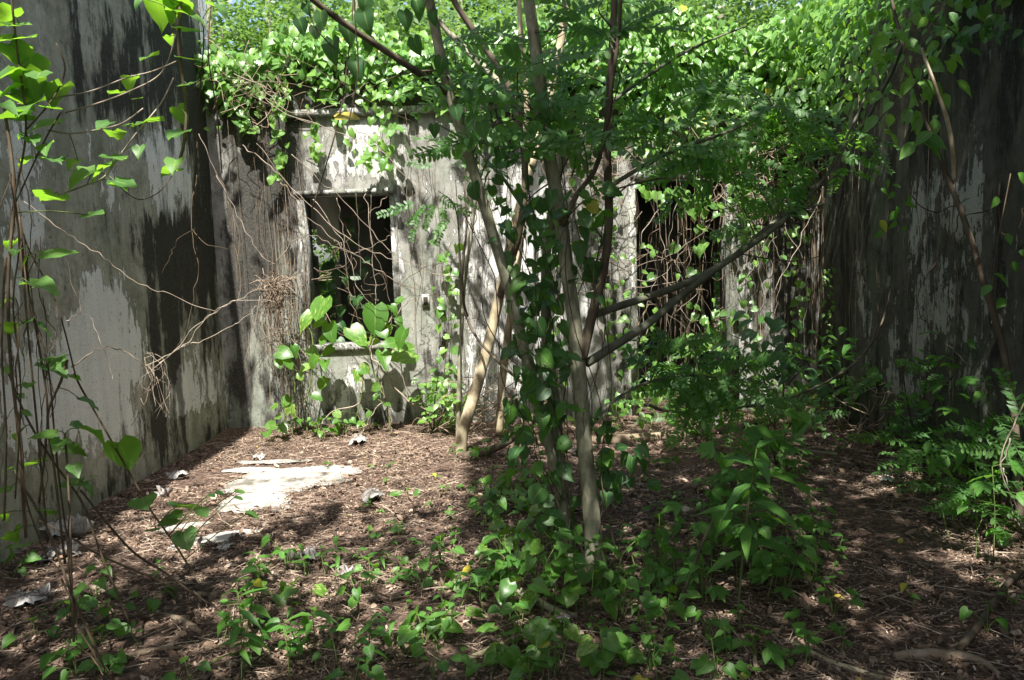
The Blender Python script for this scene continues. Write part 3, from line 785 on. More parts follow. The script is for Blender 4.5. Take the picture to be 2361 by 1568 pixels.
for k in range(26):
    host = rnd.choice((A[3:10], Cc[2:10], E1[1:7], F1[2:9], F2[1:7]))
    x, y, Y_ = along(host, rnd.random())
    p = P(x, y, Y_)
    d = Vector((rnd.uniform(-1, 1), rnd.uniform(-.5, .5), rnd.uniform(-.2, .9))).normalized() * rnd.uniform(.12, .5)
    tube('twig', [p, p + d * .5 + Vector((rnd.gauss(0, .03), rnd.gauss(0, .03), rnd.gauss(0, .03))), p + d], [.005, .0035, .0015], 'bark_brown', mt, 5, 4, .2, k)
# knots on the main trunk
for (x, y, s) in ((1236, 262, .014), (1292, 500, .02), (1248, 305, .012), (1330, 850, .012), (1310, 620, .012)):
    p = P(x, y, 3.74)
    v, f, _ = tube_arr([p + Vector((0, 0.03, 0.0)), p + Vector((0.004, 0.0, 0)), p + Vector((0.0, -0.012, 0.004))], [s * 1.2, s, s * 0.35], 8, 2, 0.3)
    link('knot', mesh_np('knot', v, f, M['bark']), mt, loc=(0, 0, 0))

def frond_at(parent, p, d, nrm, size, i=None):
    i = rnd.randrange(5) if i is None else i
    return link('frond', lmesh('frond%d' % i, 'leaf_frond'), parent, mw=frame1(p, d, nrm, size, rnd.uniform(0.8, 1.1)))

def twig_with_fronds(parent, a, b, n, fl, r=0.004, sag=0.08, m='bark_green', name='twig'):
    a = Vector(a); b = Vector(b)
    mid = (a + b) / 2 + Vector((rnd.uniform(-.05, .05), rnd.uniform(-.05, .05), sag))
    o, c = tube(name, [a, mid, b], [r, r * 0.8, r * 0.4], m, parent, 5, 5, 0.05)
    for k in range(n):
        t = 0.25 + 0.75 * (k + 0.5) / n
        p = c[min(len(c) - 1, int(t * (len(c) - 1)))]
        ax = (b - a).normalized()
        side = ax.cross(Vector((0, 0, 1)))
        if side.length < 0.2: side = Vector((1, 0, 0))
        side.normalize()
        s = 1 if k % 2 else -1
        d = side * s * rnd.uniform(0.6, 1.1) + ax * rnd.uniform(0.2, 0.9) + Vector((0, 0, rnd.uniform(-0.45, 0.2)))
        nr = Vector((rnd.uniform(-.5, .5), rnd.uniform(-1.3, -.35), rnd.uniform(.35, .9)))
        frond_at(parent, p, d, nr, fl * rnd.uniform(0.75, 1.15))

def inpoly(x, y, poly):
    c = False; j = len(poly) - 1
    for i in range(len(poly)):
        if (poly[i][1] > y) != (poly[j][1] > y) and x < (poly[j][0] - poly[i][0]) * (y - poly[i][1]) / (poly[j][1] - poly[i][1]) + poly[i][0]: c = not c
        j = i
    return c

def sample_poly(poly):
    xs = [p[0] for p in poly]; ys = [p[1] for p in poly]
    while True:
        x = rnd.uniform(min(xs), max(xs)); y = rnd.uniform(min(ys), max(ys))
        if inpoly(x, y, poly): return x, y

REG = [(960, 210), (1120, 60), (1440, 30), (1560, 150), (1740, 210), (1900, 300), (1960, 380), (1860, 450), (1700, 470), (1540, 420), (1430, 370), (1300, 330), (1200, 380), (1050, 330)]
TP = np.array(TREE_PTS)
def nearest_stem(p, bias=0.0):
    d = np.linalg.norm(TP - np.array(p)[None], axis=1) + 0.15 * np.maximum(0, TP[:, 2] - p[2]) + rng.random(len(TP)) * 0.15
    return Vector(TP[int(np.argmin(d))])
for k in range(34):
    x, y = sample_poly(REG)
    Y_ = 3.7 + max(0, (x - 1350) / 600) * 1.1 + rnd.uniform(-0.25, 0.5)
    e = P(x, y, Y_)
    a = nearest_stem(e)
    twig_with_fronds(mt, a, e, rnd.choice((4, 5, 6)), 0.34)
LOW = [(1380, 830), (1560, 790), (1800, 780), (1900, 860), (1850, 950), (1600, 960), (1420, 920)]
for k in range(14):
    x, y = sample_poly(LOW)
    e = P(x, y, 3.8 + (x - 1350) / 600 * 0.8)
    twig_with_fronds(mt, nearest_stem(e), e, 6, 0.25)
for (x, y, Y_) in ((1840, 470, 4.75), (1780, 490, 4.7), (1900, 360, 4.8), (1990, 330, 4.9), (1700, 540, 4.5), (1960, 400, 5.0)):
    e = P(x, y, Y_)
    twig_with_fronds(mt, nearest_stem(e), e, 6, 0.26)
for (x, y) in ((1960, 270), (1320, 560), (1140, 480)):
    pass

# ------------------------------------------------------------------ tree leaning at the back, and its neighbours
bg0 = G(1065, 1050)
bt = thing('leaning_tree', 'pale smooth tree bent at the foot leaning along the end wall', 'tree', (bg0.x, bg0.y, 0))
Gp = [(1062, 1052, 6.18), (1066, 1000, 6.2), (1084, 940, 6.22), (1108, 860, 6.25), (1134, 760, 6.28), (1160, 640, 6.3), (1192, 500, 6.33), (1226, 380, 6.36), (1258, 260, 6.4), (1286, 130, 6.4), (1302, 40, 6.4), (1310, -60, 6.4), (1320, -250, 6.4)]
stem('trunk', Gp, [.048, .05, .048, .046, .043, .040, .038, .036, .035, .034, .032, .028, .018], 'bark_pale', bt, 12, 0.05, 20)
stem('root', [(1060, 1046, 6.17), (1096, 1052, 6.05), (1140, 1034, 6.0), (1190, 1004, 6.05), (1240, 950, 6.2), (1290, 880, 6.4)], [.034, .034, .032, .03, .026, .018], 'bark_brown', bt, 10, 0.08, 21)
stem('branch', [(1150, 690, 6.29), (1176, 610, 6.15), (1196, 540, 6.05), (1210, 440, 6.0), (1205, 330, 5.95), (1170, 195, 5.9), (1115, 105, 5.85), (1040, -10, 5.8), (980, -150, 5.8)], [.032, .03, .028, .027, .026, .025, .024, .022, .012], 'bark_brown', bt, 8, 0.08, 22)
stem('branch', [(1200, 250, 5.92), (1150, 190, 6.0), (1100, 140, 6.05), (1040, 80, 6.1), (990, 20, 6.1), (930, -80, 6.1)], [.026, .025, .024, .022, .02, .01], 'bark', bt, 8, 0.08, 23)
tb2 = G(1150, 985)
t2 = thing('leaning_tree', 'thinner tan trunk standing behind the leaning pale tree', 'tree', (tb2.x, 6.6, 0))
stem('trunk', [(1150, 1000, 6.62), (1156, 900, 6.62), (1170, 780, 6.6), (1184, 680, 6.6), (1200, 560, 6.6), (1210, 420, 6.6), (1215, 250, 6.6), (1200, 60, 6.6), (1190, -150, 6.6)], [.036, .034, .034, .032, .03, .028, .025, .02, .012], 'bark_pale', t2, 8, 0.05, 24)
t3 = thing('pole_sapling', 'straight thin sapling stem beside the window pier', 'sapling', tuple(G(1056, 1008)))
stem('stem', [(1056, 1012, 6.55), (1058, 900, 6.5), (1064, 760, 6.5), (1070, 660, 6.5), (1086, 540, 6.5), (1100, 430, 6.5), (1108, 300, 6.5)], [.022, .02, .019, .018, .016, .012, .008], 'bark', t3, 8, 0.05, 25)
stem('branch', [(1078, 730, 6.45), (1068, 690, 6.4), (1066, 620, 6.4), (1076, 520, 6.4), (1070, 430, 6.4)], [.010, .012, .011, .010, .007], 'bark_brown', t3, 6, 0.05, 26)
stem('branch', [(1070, 720, 6.4), (1100, 780, 6.2), (1150, 835, 5.8), (1210, 890, 5.2), (1260, 950, 4.6)], [.010, .010, .011, .011, .01], 'bark_brown', t3, 6, 0.05, 27)

# right sapling
rs = P(2358, 1200, 3.95)
st = thing('leaning_sapling', 'thin brown ringed sapling leaning across the dark side wall', 'sapling', (rs.x, rs.y, 0))
stem('trunk', [(2354, 1230, 3.95), (2346, 1100, 4.0), (2338, 960, 4.05), (2312, 800, 4.1), (2270, 660, 4.15), (2228, 520, 4.2), (2180, 400, 4.25), (2132, 270, 4.3), (2084, 110, 4.35), (2050, -20, 4.4), (2000, -200, 4.4)], [.023, .021, .019, .017, .016, .0155, .013, .011, .0095, .008, .005], 'bark_brown', st, 8, 0.08, 30)
stem('branch', [(2200, 416, 4.24), (2197, 350, 4.2), (2182, 270, 4.2), (2140, 155, 4.2), (2125, 110, 4.2)], [.012, .0115, .0105, .009, .006], 'bark_pale', st, 8, 0.06, 31)
stem('branch', [(2084, 95, 4.36), (2060, 160, 4.6), (2028, 220, 4.8), (1990, 290, 4.9), (1960, 330, 5.0)], [.009, .010, .010, .009, .006], 'bark_green', st, 6, 0.06, 32)

# ------------------------------------------------------------------ leaves on vines
def one_leaf(parent, tpl, mt_, p, size, d, nrm, wide=1.0, name='leaf'):
    return link(name, lmesh(tpl, mt_), parent, mw=frame1(p, d, nrm, size, wide))

def petiole_list(lst):
    return [([a, (Vector(a) + Vector(b)) / 2 + Vector((0, 0, 0.01)), b], r) for (a, b, r) in lst]

def vine(name, label, cat, stem_defs, leaves, leafmat, tpl, stem_mat='vine_dark', group=None, reach=0.35, upright=1.1):
    """stem_defs: list of ([(x,y,Y)..], radius); leaves: list of (x,y,width px,Y)"""
    base = P(*stem_defs[0][0][0])
    t = thing(name, label, cat, (base.x, base.y, max(0, base.z)), group)
    pts = []
    for i, (l, r) in enumerate(stem_defs):
        q = PX(l)
        o, c = tube('stem', q, r, stem_mat, t, 6, 5, 0.1, i)
        pts += [tuple(p) for p in c]
    pts = np.array(pts)
    pet = []
    for (x, y, w, Y_) in leaves:
        p = P(x, y, Y_)
        L = w / F * Y_ * 1.05
        k = int(np.argmin(np.linalg.norm(pts - np.array(p)[None], axis=1)))
        q = Vector(pts[k])
        out = Vector((p.x - q.x, p.y - q.y, 0))
        if out.length < 0.02: out = Vector((rnd.uniform(-1, 1), rnd.uniform(-1, .2), 0))
        out.normalize()
        d = out * rnd.uniform(0.5, 1) + Vector((rnd.uniform(-.7, .7), rnd.uniform(-.7, 0.3), rnd.uniform(-0.40, 0.05)))
        nrm = Vector((rnd.uniform(-.35, .35), rnd.uniform(-.55, .25), upright))
        d.normalize()
        start = p - d * L * 0.45
        one_leaf(t, '%s%d' % (tpl, rnd.randrange(4)), leafmat, start, L, d, nrm)
        if (start - q).length < reach * 1.6: pet.append((q, start, 0.0022))
    if pet: tubes_joined('leaf_stalks', petiole_list(pet), 'vine_green', t, 4, 2)['kind'] = 'stuff'
    return t

def cr1(lst, ox, oy, sc=0.2941):
    return [(ox + a * sc, oy + b * sc, w * sc) for (a, b, w) in lst]
L1 = cr1([(110, 190, 220), (180, 295, 280), (150, 430, 260), (260, 520, 260), (300, 590, 200), (240, 660, 260), (60, 700, 200), (380, 840, 180), (440, 720, 220), (200, 840, 250), (110, 910, 220), (310, 985, 300), (240, 1080, 180), (350, 1150, 150), (430, 1240, 200), (210, 1250, 150), (40, 120, 200), (30, 300, 180), (60, 560, 240), (20, 820, 220), (160, 760, 220)], 0, 0)
L2 = cr1([(570, 1275, 120), (790, 1310, 200), (640, 1370, 240), (980, 1440, 200), (910, 1235, 220), (1130, 950, 220), (900, 1040, 190), (810, 970, 150), (900, 725, 140), (1080, 770, 90), (1150, 440, 160), (1015, 632, 140), (1085, 1175, 110), (990, 980, 90), (380, 1540, 270), (940, 1450, 120)], 0, 0)
L3 = cr1([(1480, 235, 180), (1250, 60, 240), (1460, 80, 220), (1330, 300, 100), (1510, 465, 200), (1470, 660, 170), (1420, 895, 140), (1380, 1040, 190), (1360, 1265, 170), (1330, 1335, 160), (1380, 20, 260), (1430, 40, 200), (1090, 10, 120), (1720, 50, 170)], 0, 0)
L4 = cr1([(745, 305, 180), (460, 615, 240), (330, 850, 240), (390, 910, 130), (85, 535, 130), (120, 590, 120), (200, 660, 80), (120, 1165, 220), (350, 1195, 120), (410, 1440, 240), (430, 1490, 240), (30, 990, 120)], 0, 403.5)
L5 = cr1([(595, 215, 90), (700, 410, 150), (725, 620, 250), (335, 670, 180), (460, 730, 150), (590, 780, 150), (250, 890, 190), (590, 930, 130), (690, 990, 120), (550, 1050, 210), (690, 1080, 130), (130, 650, 120), (205, 495, 80), (380, 1265, 160), (160, 1535, 180), (100, 1440, 180), (60, 150, 100), (220, 270, 110), (170, 360, 60), (40, 940, 110), (20, 1290, 130), (20, 1100, 110)], 0, 807)
L6 = cr1([(970, 790, 240), (1120, 1185, 200), (1480, 1220, 240), (1320, 1345, 150), (1590, 1270, 100), (1450, 1470, 170), (1370, 1290, 120), (1185, 1410, 100), (1880, 1110, 80), (1720, 1120, 70), (1870, 1160, 70), (1660, 1140, 60), (1980, 1290, 100)], 0, 807)

def wd(l, lo, hi):
    return [(x, y, w, rnd.uniform(lo, hi)) for (x, y, w) in l]
vine('climbing_vine', 'leafy vine with large bright backlit leaves at the upper edge of the peeling wall', 'vine', [([(20, 640, 2.9), (30, 480, 2.9), (60, 300, 2.9), (40, 120, 2.9), (20, -60, 2.9)], .004), ([(60, 300, 2.9), (120, 230, 2.95), (150, 160, 3.0), (130, 100, 3.0)], .003), ([(30, 480, 2.9), (100, 330, 2.95), (140, 260, 3.0)], .003)], wd(L1, 2.75, 3.05), 'leaf_vine', 'heart')
vine('climbing_vine', 'thin trailing vine with spread leaves in front of the mouldy stain', 'vine', [([(135, 450, 3.0), (190, 430, 3.05), (240, 408, 3.1), (275, 360, 3.15), (320, 300, 3.2), (370, 240, 3.25), (400, 180, 3.3)], .0035), ([(40, 240, 3.0), (130, 225, 3.0), (210, 210, 3.1), (290, 180, 3.2), (350, 165, 3.25), (410, 140, 3.3)], .003), ([(110, 300, 3.0), (160, 308, 3.05), (220, 300, 3.1), (280, 285, 3.15), (330, 250, 3.2)], .0028), ([(150, 260, 3.05), (220, 240, 3.1), (300, 210, 3.2), (370, 170, 3.3), (400, 100, 3.3), (405, 20, 3.3)], .0032)], wd(L2, 3.0, 3.25), 'leaf_vine', 'heart', 'vine_pale')
vine('climbing_vine', 'dark woody vine hanging at the inner corner with curled leaf pairs', 'vine', [([(410, 384, 3.3), (424, 330, 3.3), (430, 250, 3.3), (418, 160, 3.3), (412, 90, 3.3), (420, -40, 3.3)], .0068), ([(455, 20, 3.35), (470, 80, 3.35), (462, 200, 3.35), (455, 330, 3.35), (448, 440, 3.35), (456, 530, 3.35), (450, 620, 3.35)], .003), ([(410, 384, 3.3), (370, 440, 3.2), (320, 460, 3.2), (275, 430, 3.15)], .002), ([(490, -20, 3.5), (480, 120, 3.5), (500, 260, 3.5), (512, 400, 3.5)], .003)], wd(L3, 3.2, 3.4), 'leaf_vine', 'heart')
vine('climbing_vine', 'bundle of bare brown stems with few leaves against the near wall edge', 'vine', [([(60, 1240, 2.9), (42, 1000, 2.9), (22, 800, 2.9), (20, 620, 2.9), (34, 440, 2.9), (10, 250, 2.9)], .006), ([(110, 1250, 2.9), (90, 1030, 2.9), (64, 760, 2.9), (50, 600, 2.9), (30, 420, 2.9)], .004), ([(90, 1160, 2.95), (110, 960, 2.95), (90, 800, 2.95), (60, 640, 2.95), (45, 500, 2.95)], .004), ([(160, 1290, 2.9), (130, 1050, 2.9), (110, 840, 2.9), (70, 700, 2.9), (55, 540, 2.9)], .0035), ([(10, 1200, 2.8), (14, 1000, 2.8), (4, 800, 2.8), (12, 600, 2.8)], .004), ([(175, 870, 2.95), (130, 700, 2.95), (60, 560, 2.95), (40, 460, 2.95)], .003), ([(35, 1150, 2.85), (48, 900, 2.85), (30, 700, 2.85), (44, 560, 2.85), (22, 400, 2.85)], .003)], wd(L4, 2.8, 3.05), 'leaf_vine', 'heart')
vine('climbing_vine', 'green vine with notched heart leaves climbing low by the wall foot', 'vine', [([(150, 1300, 2.95), (125, 1080, 2.95), (110, 960, 2.95), (140, 880, 2.95), (155, 830, 2.95)], .005), ([(300, 1440, 3.0), (230, 1270, 3.0), (190, 1160, 3.0), (120, 1060, 3.0), (60, 960, 3.0), (20, 860, 3.0)], .0045), ([(110, 1290, 2.9), (60, 1150, 2.9), (50, 1020, 2.9), (30, 900, 2.9)], .0035), ([(240, 1540, 2.75), (200, 1450, 2.78), (165, 1370, 2.8), (140, 1300, 2.85), (100, 1200, 2.9), (40, 1100, 2.9)], .005), ([(170, 1480, 2.75), (165, 1330, 2.8), (160, 1160, 2.85), (150, 1000, 2.9)], .0045)], wd(L5, 2.8, 3.05), 'leaf_vine', 'heart')
vine('trailing_vine', 'slanting vine with round shield leaves over the sunlit litter', 'vine', [([(460, 1345, 3.3), (400, 1250, 3.35), (350, 1180, 3.4), (310, 1110, 3.4), (270, 1040, 3.35), (225, 960, 3.3), (190, 900, 3.25), (170, 860, 3.2)], .0045), ([(510, 1408, 3.1), (450, 1372, 3.15), (380, 1320, 3.2), (310, 1275, 3.25), (250, 1210, 3.3), (186, 1130, 3.35)], .005), ([(400, 1352, 3.2), (310, 1315, 3.2), (220, 1275, 3.2), (150, 1230, 3.2), (90, 1200, 3.2)], .004)], wd(L6, 3.25, 3.5), 'leaf_vine', 'round')

# yellow holed leaf and dark foreground leaves above the middle
yl = thing('hanging_vine', 'thin vine carrying a yellow leaf with a brown burnt hole', 'vine', tuple(P(720, 480, 3.4)))
tube('stem', PX([(720, 480, 3.4), (752, 380, 3.4), (775, 300, 3.4), (790, 230, 3.4), (800, 150, 3.4), (812, 40, 3.4), (815, -60, 3.4)]), .0028, 'vine_dark', yl, 6, 5)
q = one_leaf(yl, 'round1', 'leaf_yellow', P(776, 272, 3.38), 0.10, (0.9, 0.15, 0.12), (0.1, -0.6, 0.8), 0.7); q['label'] = 'yellow leaf with brown hole'
one_leaf(yl, 'round2', 'leaf_vine', P(735, 234, 3.38), 0.085, (0.9, 0.1, 0.15), (0.1, -0.3, 0.95), 0.7)
v, f, _ = tube_arr([P(790, 262, 3.36), P(797, 262, 3.355)], [.012, .016], 8, 1, 0.6)
dv = thing('hanging_vine', 'dark silhouetted heart leaves dangling from the slanting branch', 'vine', tuple(P(820, 60, 3.3)))
tube('stem', PX([(815, -40, 3.2), (820, 60, 3.25), (826, 160, 3.3), (815, 230, 3.3), (800, 300, 3.3)]), .0025, 'vine_dark', dv, 6, 4)
tube('stem', PX([(700, -40, 3.2), (716, 40, 3.2), (740, 80, 3.2), (790, 130, 3.25)]), .0025, 'vine_dark', dv, 6, 4)
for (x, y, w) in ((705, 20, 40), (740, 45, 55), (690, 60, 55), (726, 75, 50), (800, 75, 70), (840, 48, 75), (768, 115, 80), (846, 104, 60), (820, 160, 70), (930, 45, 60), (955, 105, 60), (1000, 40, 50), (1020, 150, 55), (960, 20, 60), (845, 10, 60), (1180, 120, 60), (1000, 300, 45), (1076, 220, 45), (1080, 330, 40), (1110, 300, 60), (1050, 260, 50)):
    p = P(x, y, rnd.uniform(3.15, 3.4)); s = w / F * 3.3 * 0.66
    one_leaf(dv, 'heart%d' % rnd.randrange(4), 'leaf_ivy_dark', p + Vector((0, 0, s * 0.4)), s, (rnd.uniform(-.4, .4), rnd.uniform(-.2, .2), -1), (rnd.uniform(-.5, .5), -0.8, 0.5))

# ivy that clothes the stems of the middle tree --------------------------
iv = thing('tree_ivy', 'dark heart-leaved ivy clothing the stems of the middle tree', 'ivy', (b0.x + 0.02, b0.y, 0))
strands = []
for s in range(9):
    host = rnd.choice((A[:8], A[:8], B[:7], Cc[:6], Cc[:5]))
    off = rnd.uniform(-60, 60); ph = rnd.random() * 6; off2 = off + rnd.uniform(-40, 40)
    pts = []
    for k in range(9):
        t = k / 8.0 * rnd.uniform(0.85, 1.0)
        x, y, Y_ = along(host, t)
        pts.append(P(x + off * (1 - t) + off2 * t + 22 * math.sin(ph + k * 1.3), y, Y_ - 0.06 + 0.1 * math.cos(ph + k)))
    strands.append((pts, 0.0026))
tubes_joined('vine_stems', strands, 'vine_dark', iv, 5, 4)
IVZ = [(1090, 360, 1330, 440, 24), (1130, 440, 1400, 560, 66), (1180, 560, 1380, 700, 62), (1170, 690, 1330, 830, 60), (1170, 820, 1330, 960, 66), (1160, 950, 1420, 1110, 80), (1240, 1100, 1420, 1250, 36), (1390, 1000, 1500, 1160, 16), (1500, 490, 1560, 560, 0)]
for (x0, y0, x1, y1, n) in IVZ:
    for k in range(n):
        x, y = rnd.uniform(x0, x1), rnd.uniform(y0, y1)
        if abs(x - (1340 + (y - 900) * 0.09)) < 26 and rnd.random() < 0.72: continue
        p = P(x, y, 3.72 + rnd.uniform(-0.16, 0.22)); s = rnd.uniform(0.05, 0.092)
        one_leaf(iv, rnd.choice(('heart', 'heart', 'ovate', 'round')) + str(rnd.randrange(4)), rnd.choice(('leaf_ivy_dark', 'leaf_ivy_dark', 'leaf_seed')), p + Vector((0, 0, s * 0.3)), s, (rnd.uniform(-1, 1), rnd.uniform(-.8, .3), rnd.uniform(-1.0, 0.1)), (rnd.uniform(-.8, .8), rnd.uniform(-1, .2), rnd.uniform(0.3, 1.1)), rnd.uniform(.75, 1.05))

# ------------------------------------------------------------------ ivy over the walls
def ivy_mass(label, name, sampler, n_parts, n_rest, size, base, tpls=('hlo', 'hlo'), leafmat='leaf_ivy'):
    t = thing(name, label, 'ivy', base)
    tot = n_parts + n_rest
    pos = []; nrm = []; dr = []; sz = []
    while len(pos) < tot:
        s = sampler()
        if s is None: continue
        p, nn, dd = s
        pos.append(p); nrm.append(nn); dr.append(dd); sz.append(rnd.uniform(*size))
    order = sorted(range(tot), key=lambda i: (pos[i][1] - sz[i] * 6 + rnd.random() * 0.15))
    for i in order[:n_parts]:
        one_leaf(t, 'hlo%d' % rnd.randrange(8), leafmat, Vector(pos[i]), sz[i], dr[i], nrm[i])
    if n_rest:
        r = order[n_parts:]
        m = frames(np.array([tuple(pos[i]) for i in r]), np.array([tuple(dr[i]) for i in r]), np.array([tuple(nrm[i]) for i in r]), [sz[i] for i in r])
        V, Fx, C = merge_tpl([T['hlo%d' % k] for k in range(8)], m, rng.integers(0, 8, len(r)), rng.random(len(r)))
        o = link('foliage', mesh_np('foliage', V, Fx, M[leafmat], C), t, loc=(0, 0, 0)); o['kind'] = 'stuff'
    return t

def leaf_dir(out):
    nn = Vector((rnd.uniform(-.5, .5), 0, 0)) + out * rnd.uniform(0.3, 1.0) + Vector((0, 0, rnd.uniform(0.35, 1.0)))
    dd = Vector((rnd.uniform(-.7, .7), 0, 0)) + out * rnd.uniform(0.0, 0.7) + Vector((rnd.uniform(-.2, .2), rnd.uniform(-.2, .2), rnd.uniform(-1, -.2)))
    return nn, dd

OUT_B = Vector((0, -1, 0))
def top_sampler(x0, x1, droop):
    def s():
        x = rnd.uniform(x0, x1)
        h = abs(rnd.gauss(0, 1)) * droop(x)
        top = 3.5 + 0.10 * math.sin(x * 3.1) + 0.05 * math.sin(x * 9)
        if rnd.random() < 0.35:
            p = Vector((x, BY + rnd.uniform(-0.15, 0.55), top + rnd.uniform(-0.05, 0.16)))
        else:
            p = Vector((x, BY - 0.05 - rnd.random() * 0.16 * math.exp(-h), top - h))
        if p.z < 2.45: return None
        nn, dd = leaf_dir(OUT_B)
        return p, nn, dd
    return s
ivy_mass('bright creeper blanket along the top of the end wall above the window', 'wall_creeper', top_sampler(LX, 0.2, lambda x: 0.20 + 0.12 * max(0, math.sin(x * 4.0 + 1))), 300, 1500, (0.035, 0.105), (-1.2, BY, 3.5))
ivy_mass('creeper covering the top of the end wall between window and doorway', 'wall_creeper', top_sampler(0.2, 1.5, lambda x: 0.42), 200, 1100, (0.035, 0.10), (0.8, BY, 3.5))
def corner_sampler():
    x = rnd.uniform(1.4, RX)
    h = abs(rnd.gauss(0, 0.62))
    if h > 1.9: return None
    p = Vector((x, BY - 0.08 - rnd.random() * 0.35 * (x - 1.2) / 1.6, 3.62 + 0.12 * math.sin(x * 5) - h))
    if p.z < DZ1 + 0.1 and x < DX1 and rnd.random() < 0.93: return None
    if p.z < 2.3 and rnd.random() < 0.6: return None
    nn, dd = leaf_dir(OUT_B)
    return p, nn, dd
ivy_mass('thick creeper spilling over the far corner above the doorway', 'wall_creeper', corner_sampler, 300, 1500, (0.03, 0.095), (2.2, BY, 3.5))
OUT_R = Vector((-1, -0.3, 0))
def right_sampler():
    y = rnd.uniform(4.3, BY)
    h = abs(rnd.gauss(0, 0.30 + 0.25 * (y - 4.3) / 3))
    p = Vector((RX - 0.06 - rnd.random() * (0.25 + 0.35 * (y - 4.3) / 3), y, 3.5 + 0.1 * math.sin(y * 4) - h))
    if p.z < 2.3: return None
    nn, dd = leaf_dir(OUT_R)
    return p, nn, dd
ivy_mass('lush creeper hanging over the top of the dark side wall', 'wall_creeper', right_sampler, 300, 1350, (0.03, 0.095), (RX, 6, 3.4))

def strand(label, pts, n, size, mtn='leaf_ivy', spread=0.06, tpl='heart', rad=0.003):
    q = PX(pts)
    t = thing('ivy_strand', label, 'ivy', tuple(q[0]))
    o, c = tube('stem', q, rad, 'vine_dark', t, 5, 5)
    for k in range(n):
        p = c[int((k + 0.5) / n * (len(c) - 1))]
        p = p + Vector((rnd.uniform(-1, 1) * spread, rnd.uniform(-1, 0.2) * spread, rnd.uniform(-1, 1) * spread * 0.5))
        s = rnd.uniform(*size)
        one_leaf(t, '%s%d' % (tpl, rnd.randrange(4)), mtn, p, s, (rnd.uniform(-.9, .9), rnd.uniform(-.6, 0), rnd.uniform(-1, -.2)), (rnd.uniform(-.5, .5), -rnd.uniform(.4, 1), rnd.uniform(.3, 1)))
    return t
strand('ivy strand dangling left of the ledge over the dark corner stain', [(640, 150, 7.15), (645, 220, 7.15), (642, 280, 7.17), (650, 350, 7.2), (640, 420, 7.2)], 34, (.06, .1))
strand('short ivy strand with dark leaves beside the left wall corner', [(520, 170, 7.15), (545, 230, 7.15), (560, 280, 7.15), (575, 310, 7.15)], 16, (.06, .09))
strand('ivy spray hanging over the ledge above the window', [(735, 285, 7.15), (720, 310, 7.15), (735, 340, 7.15), (725, 360, 7.15)], 14, (.06, .09))
strand('leafy ivy bunch drooping right of the window lintel', [(900, 200, 7.1), (890, 270, 7.1), (880, 320, 7.1), (870, 360, 7.1), (885, 385, 7.1)], 44, (.06, .10), spread=0.14)
strand('ivy strand climbing the pier between window and sapling', [(1020, 900, 7.2), (1030, 800, 7.2), (1035, 700, 7.2), (1020, 620, 7.2), (1040, 560, 7.2)], 30, (.05, .09), spread=0.1)
strand('ivy strand low on the pier near the leaning pale tree', [(1050, 960, 7.1), (1040, 900, 7.12), (1030, 850, 7.15)], 24, (.06, .10), spread=0.16)
strand('small leaves winding up the left edge of the doorway', [(1440, 940, 7.0), (1450, 850, 7.05), (1470, 750, 7.1), (1480, 650, 7.1), (1475, 560, 7.1)], 30, (.05, .09), spread=0.14)
strand('lit leaves hanging in the middle of the dark doorway', [(1600, 420, 7.1), (1610, 500, 7.1), (1600, 560, 7.1), (1590, 640, 7.1), (1640, 720, 7.1), (1660, 800, 7.1), (1650, 900, 7.1)], 30, (.06, .11), spread=0.16)
strand('single line of bright small leaves creeping up the right jamb corner', [(1915, 840, 6.9), (1912, 760, 6.9), (1908, 700, 6.9), (1905, 640, 6.9), (1910, 610, 6.9)], 40, (.04, .065), spread=0.05, tpl='ovate')
strand('pale leaf spray standing out in front of the corner creeper', [(1700, 430, 6.2), (1690, 380, 6.2), (1710, 330, 6.2), (1730, 300, 6.2)], 26, (.07, .12), 'leaf_vine', 0.15, 'ovate')
strand('dark leafy shoot on the trunk side of the doorway', [(1500, 960, 6.4), (1560, 900, 6.4), (1620, 850, 6.4), (1680, 800, 6.4)], 30, (.06, .11), 'leaf_ivy', 0.15, 'ovate')
strand('upper sapling foliage hanging before the right creeper', [(2060, 40, 4.4), (2090, 150, 4.4), (2060, 230, 4.5), (2010, 300, 4.6)], 40, (.07, .12), 'leaf_ivy', 0.22, 'ovate')
strand('dark leaves of a branch crossing the upper side wall', [(2180, 60, 4.3), (2230, 90, 4.3), (2290, 80, 4.3), (2350, 60, 4.3)], 26, (.06, .10), 'leaf_ivy_dark', 0.14, 'ovate')
strand('three pale drooping leaves on the leaning sapling', [(2150, 300, 4.2), (2120, 320, 4.2), (2090, 335, 4.2)], 4, (.10, .14), 'leaf_seed', 0.02, 'ovate')
strand('sparse leaves near the far edge of the side wall', [(2330, 400, 4.0), (2300, 560, 4.0), (2290, 640, 4.0), (2280, 700, 4.0)], 8, (.06, .09), 'leaf_seed', 0.08, 'ovate')
strand('small dark leaves high on the middle of the side wall', [(2060, 420, 5.2), (2050, 480, 5.2), (2040, 540, 5.2)], 12, (.05, .09), 'leaf_seed', 0.10, 'ovate')

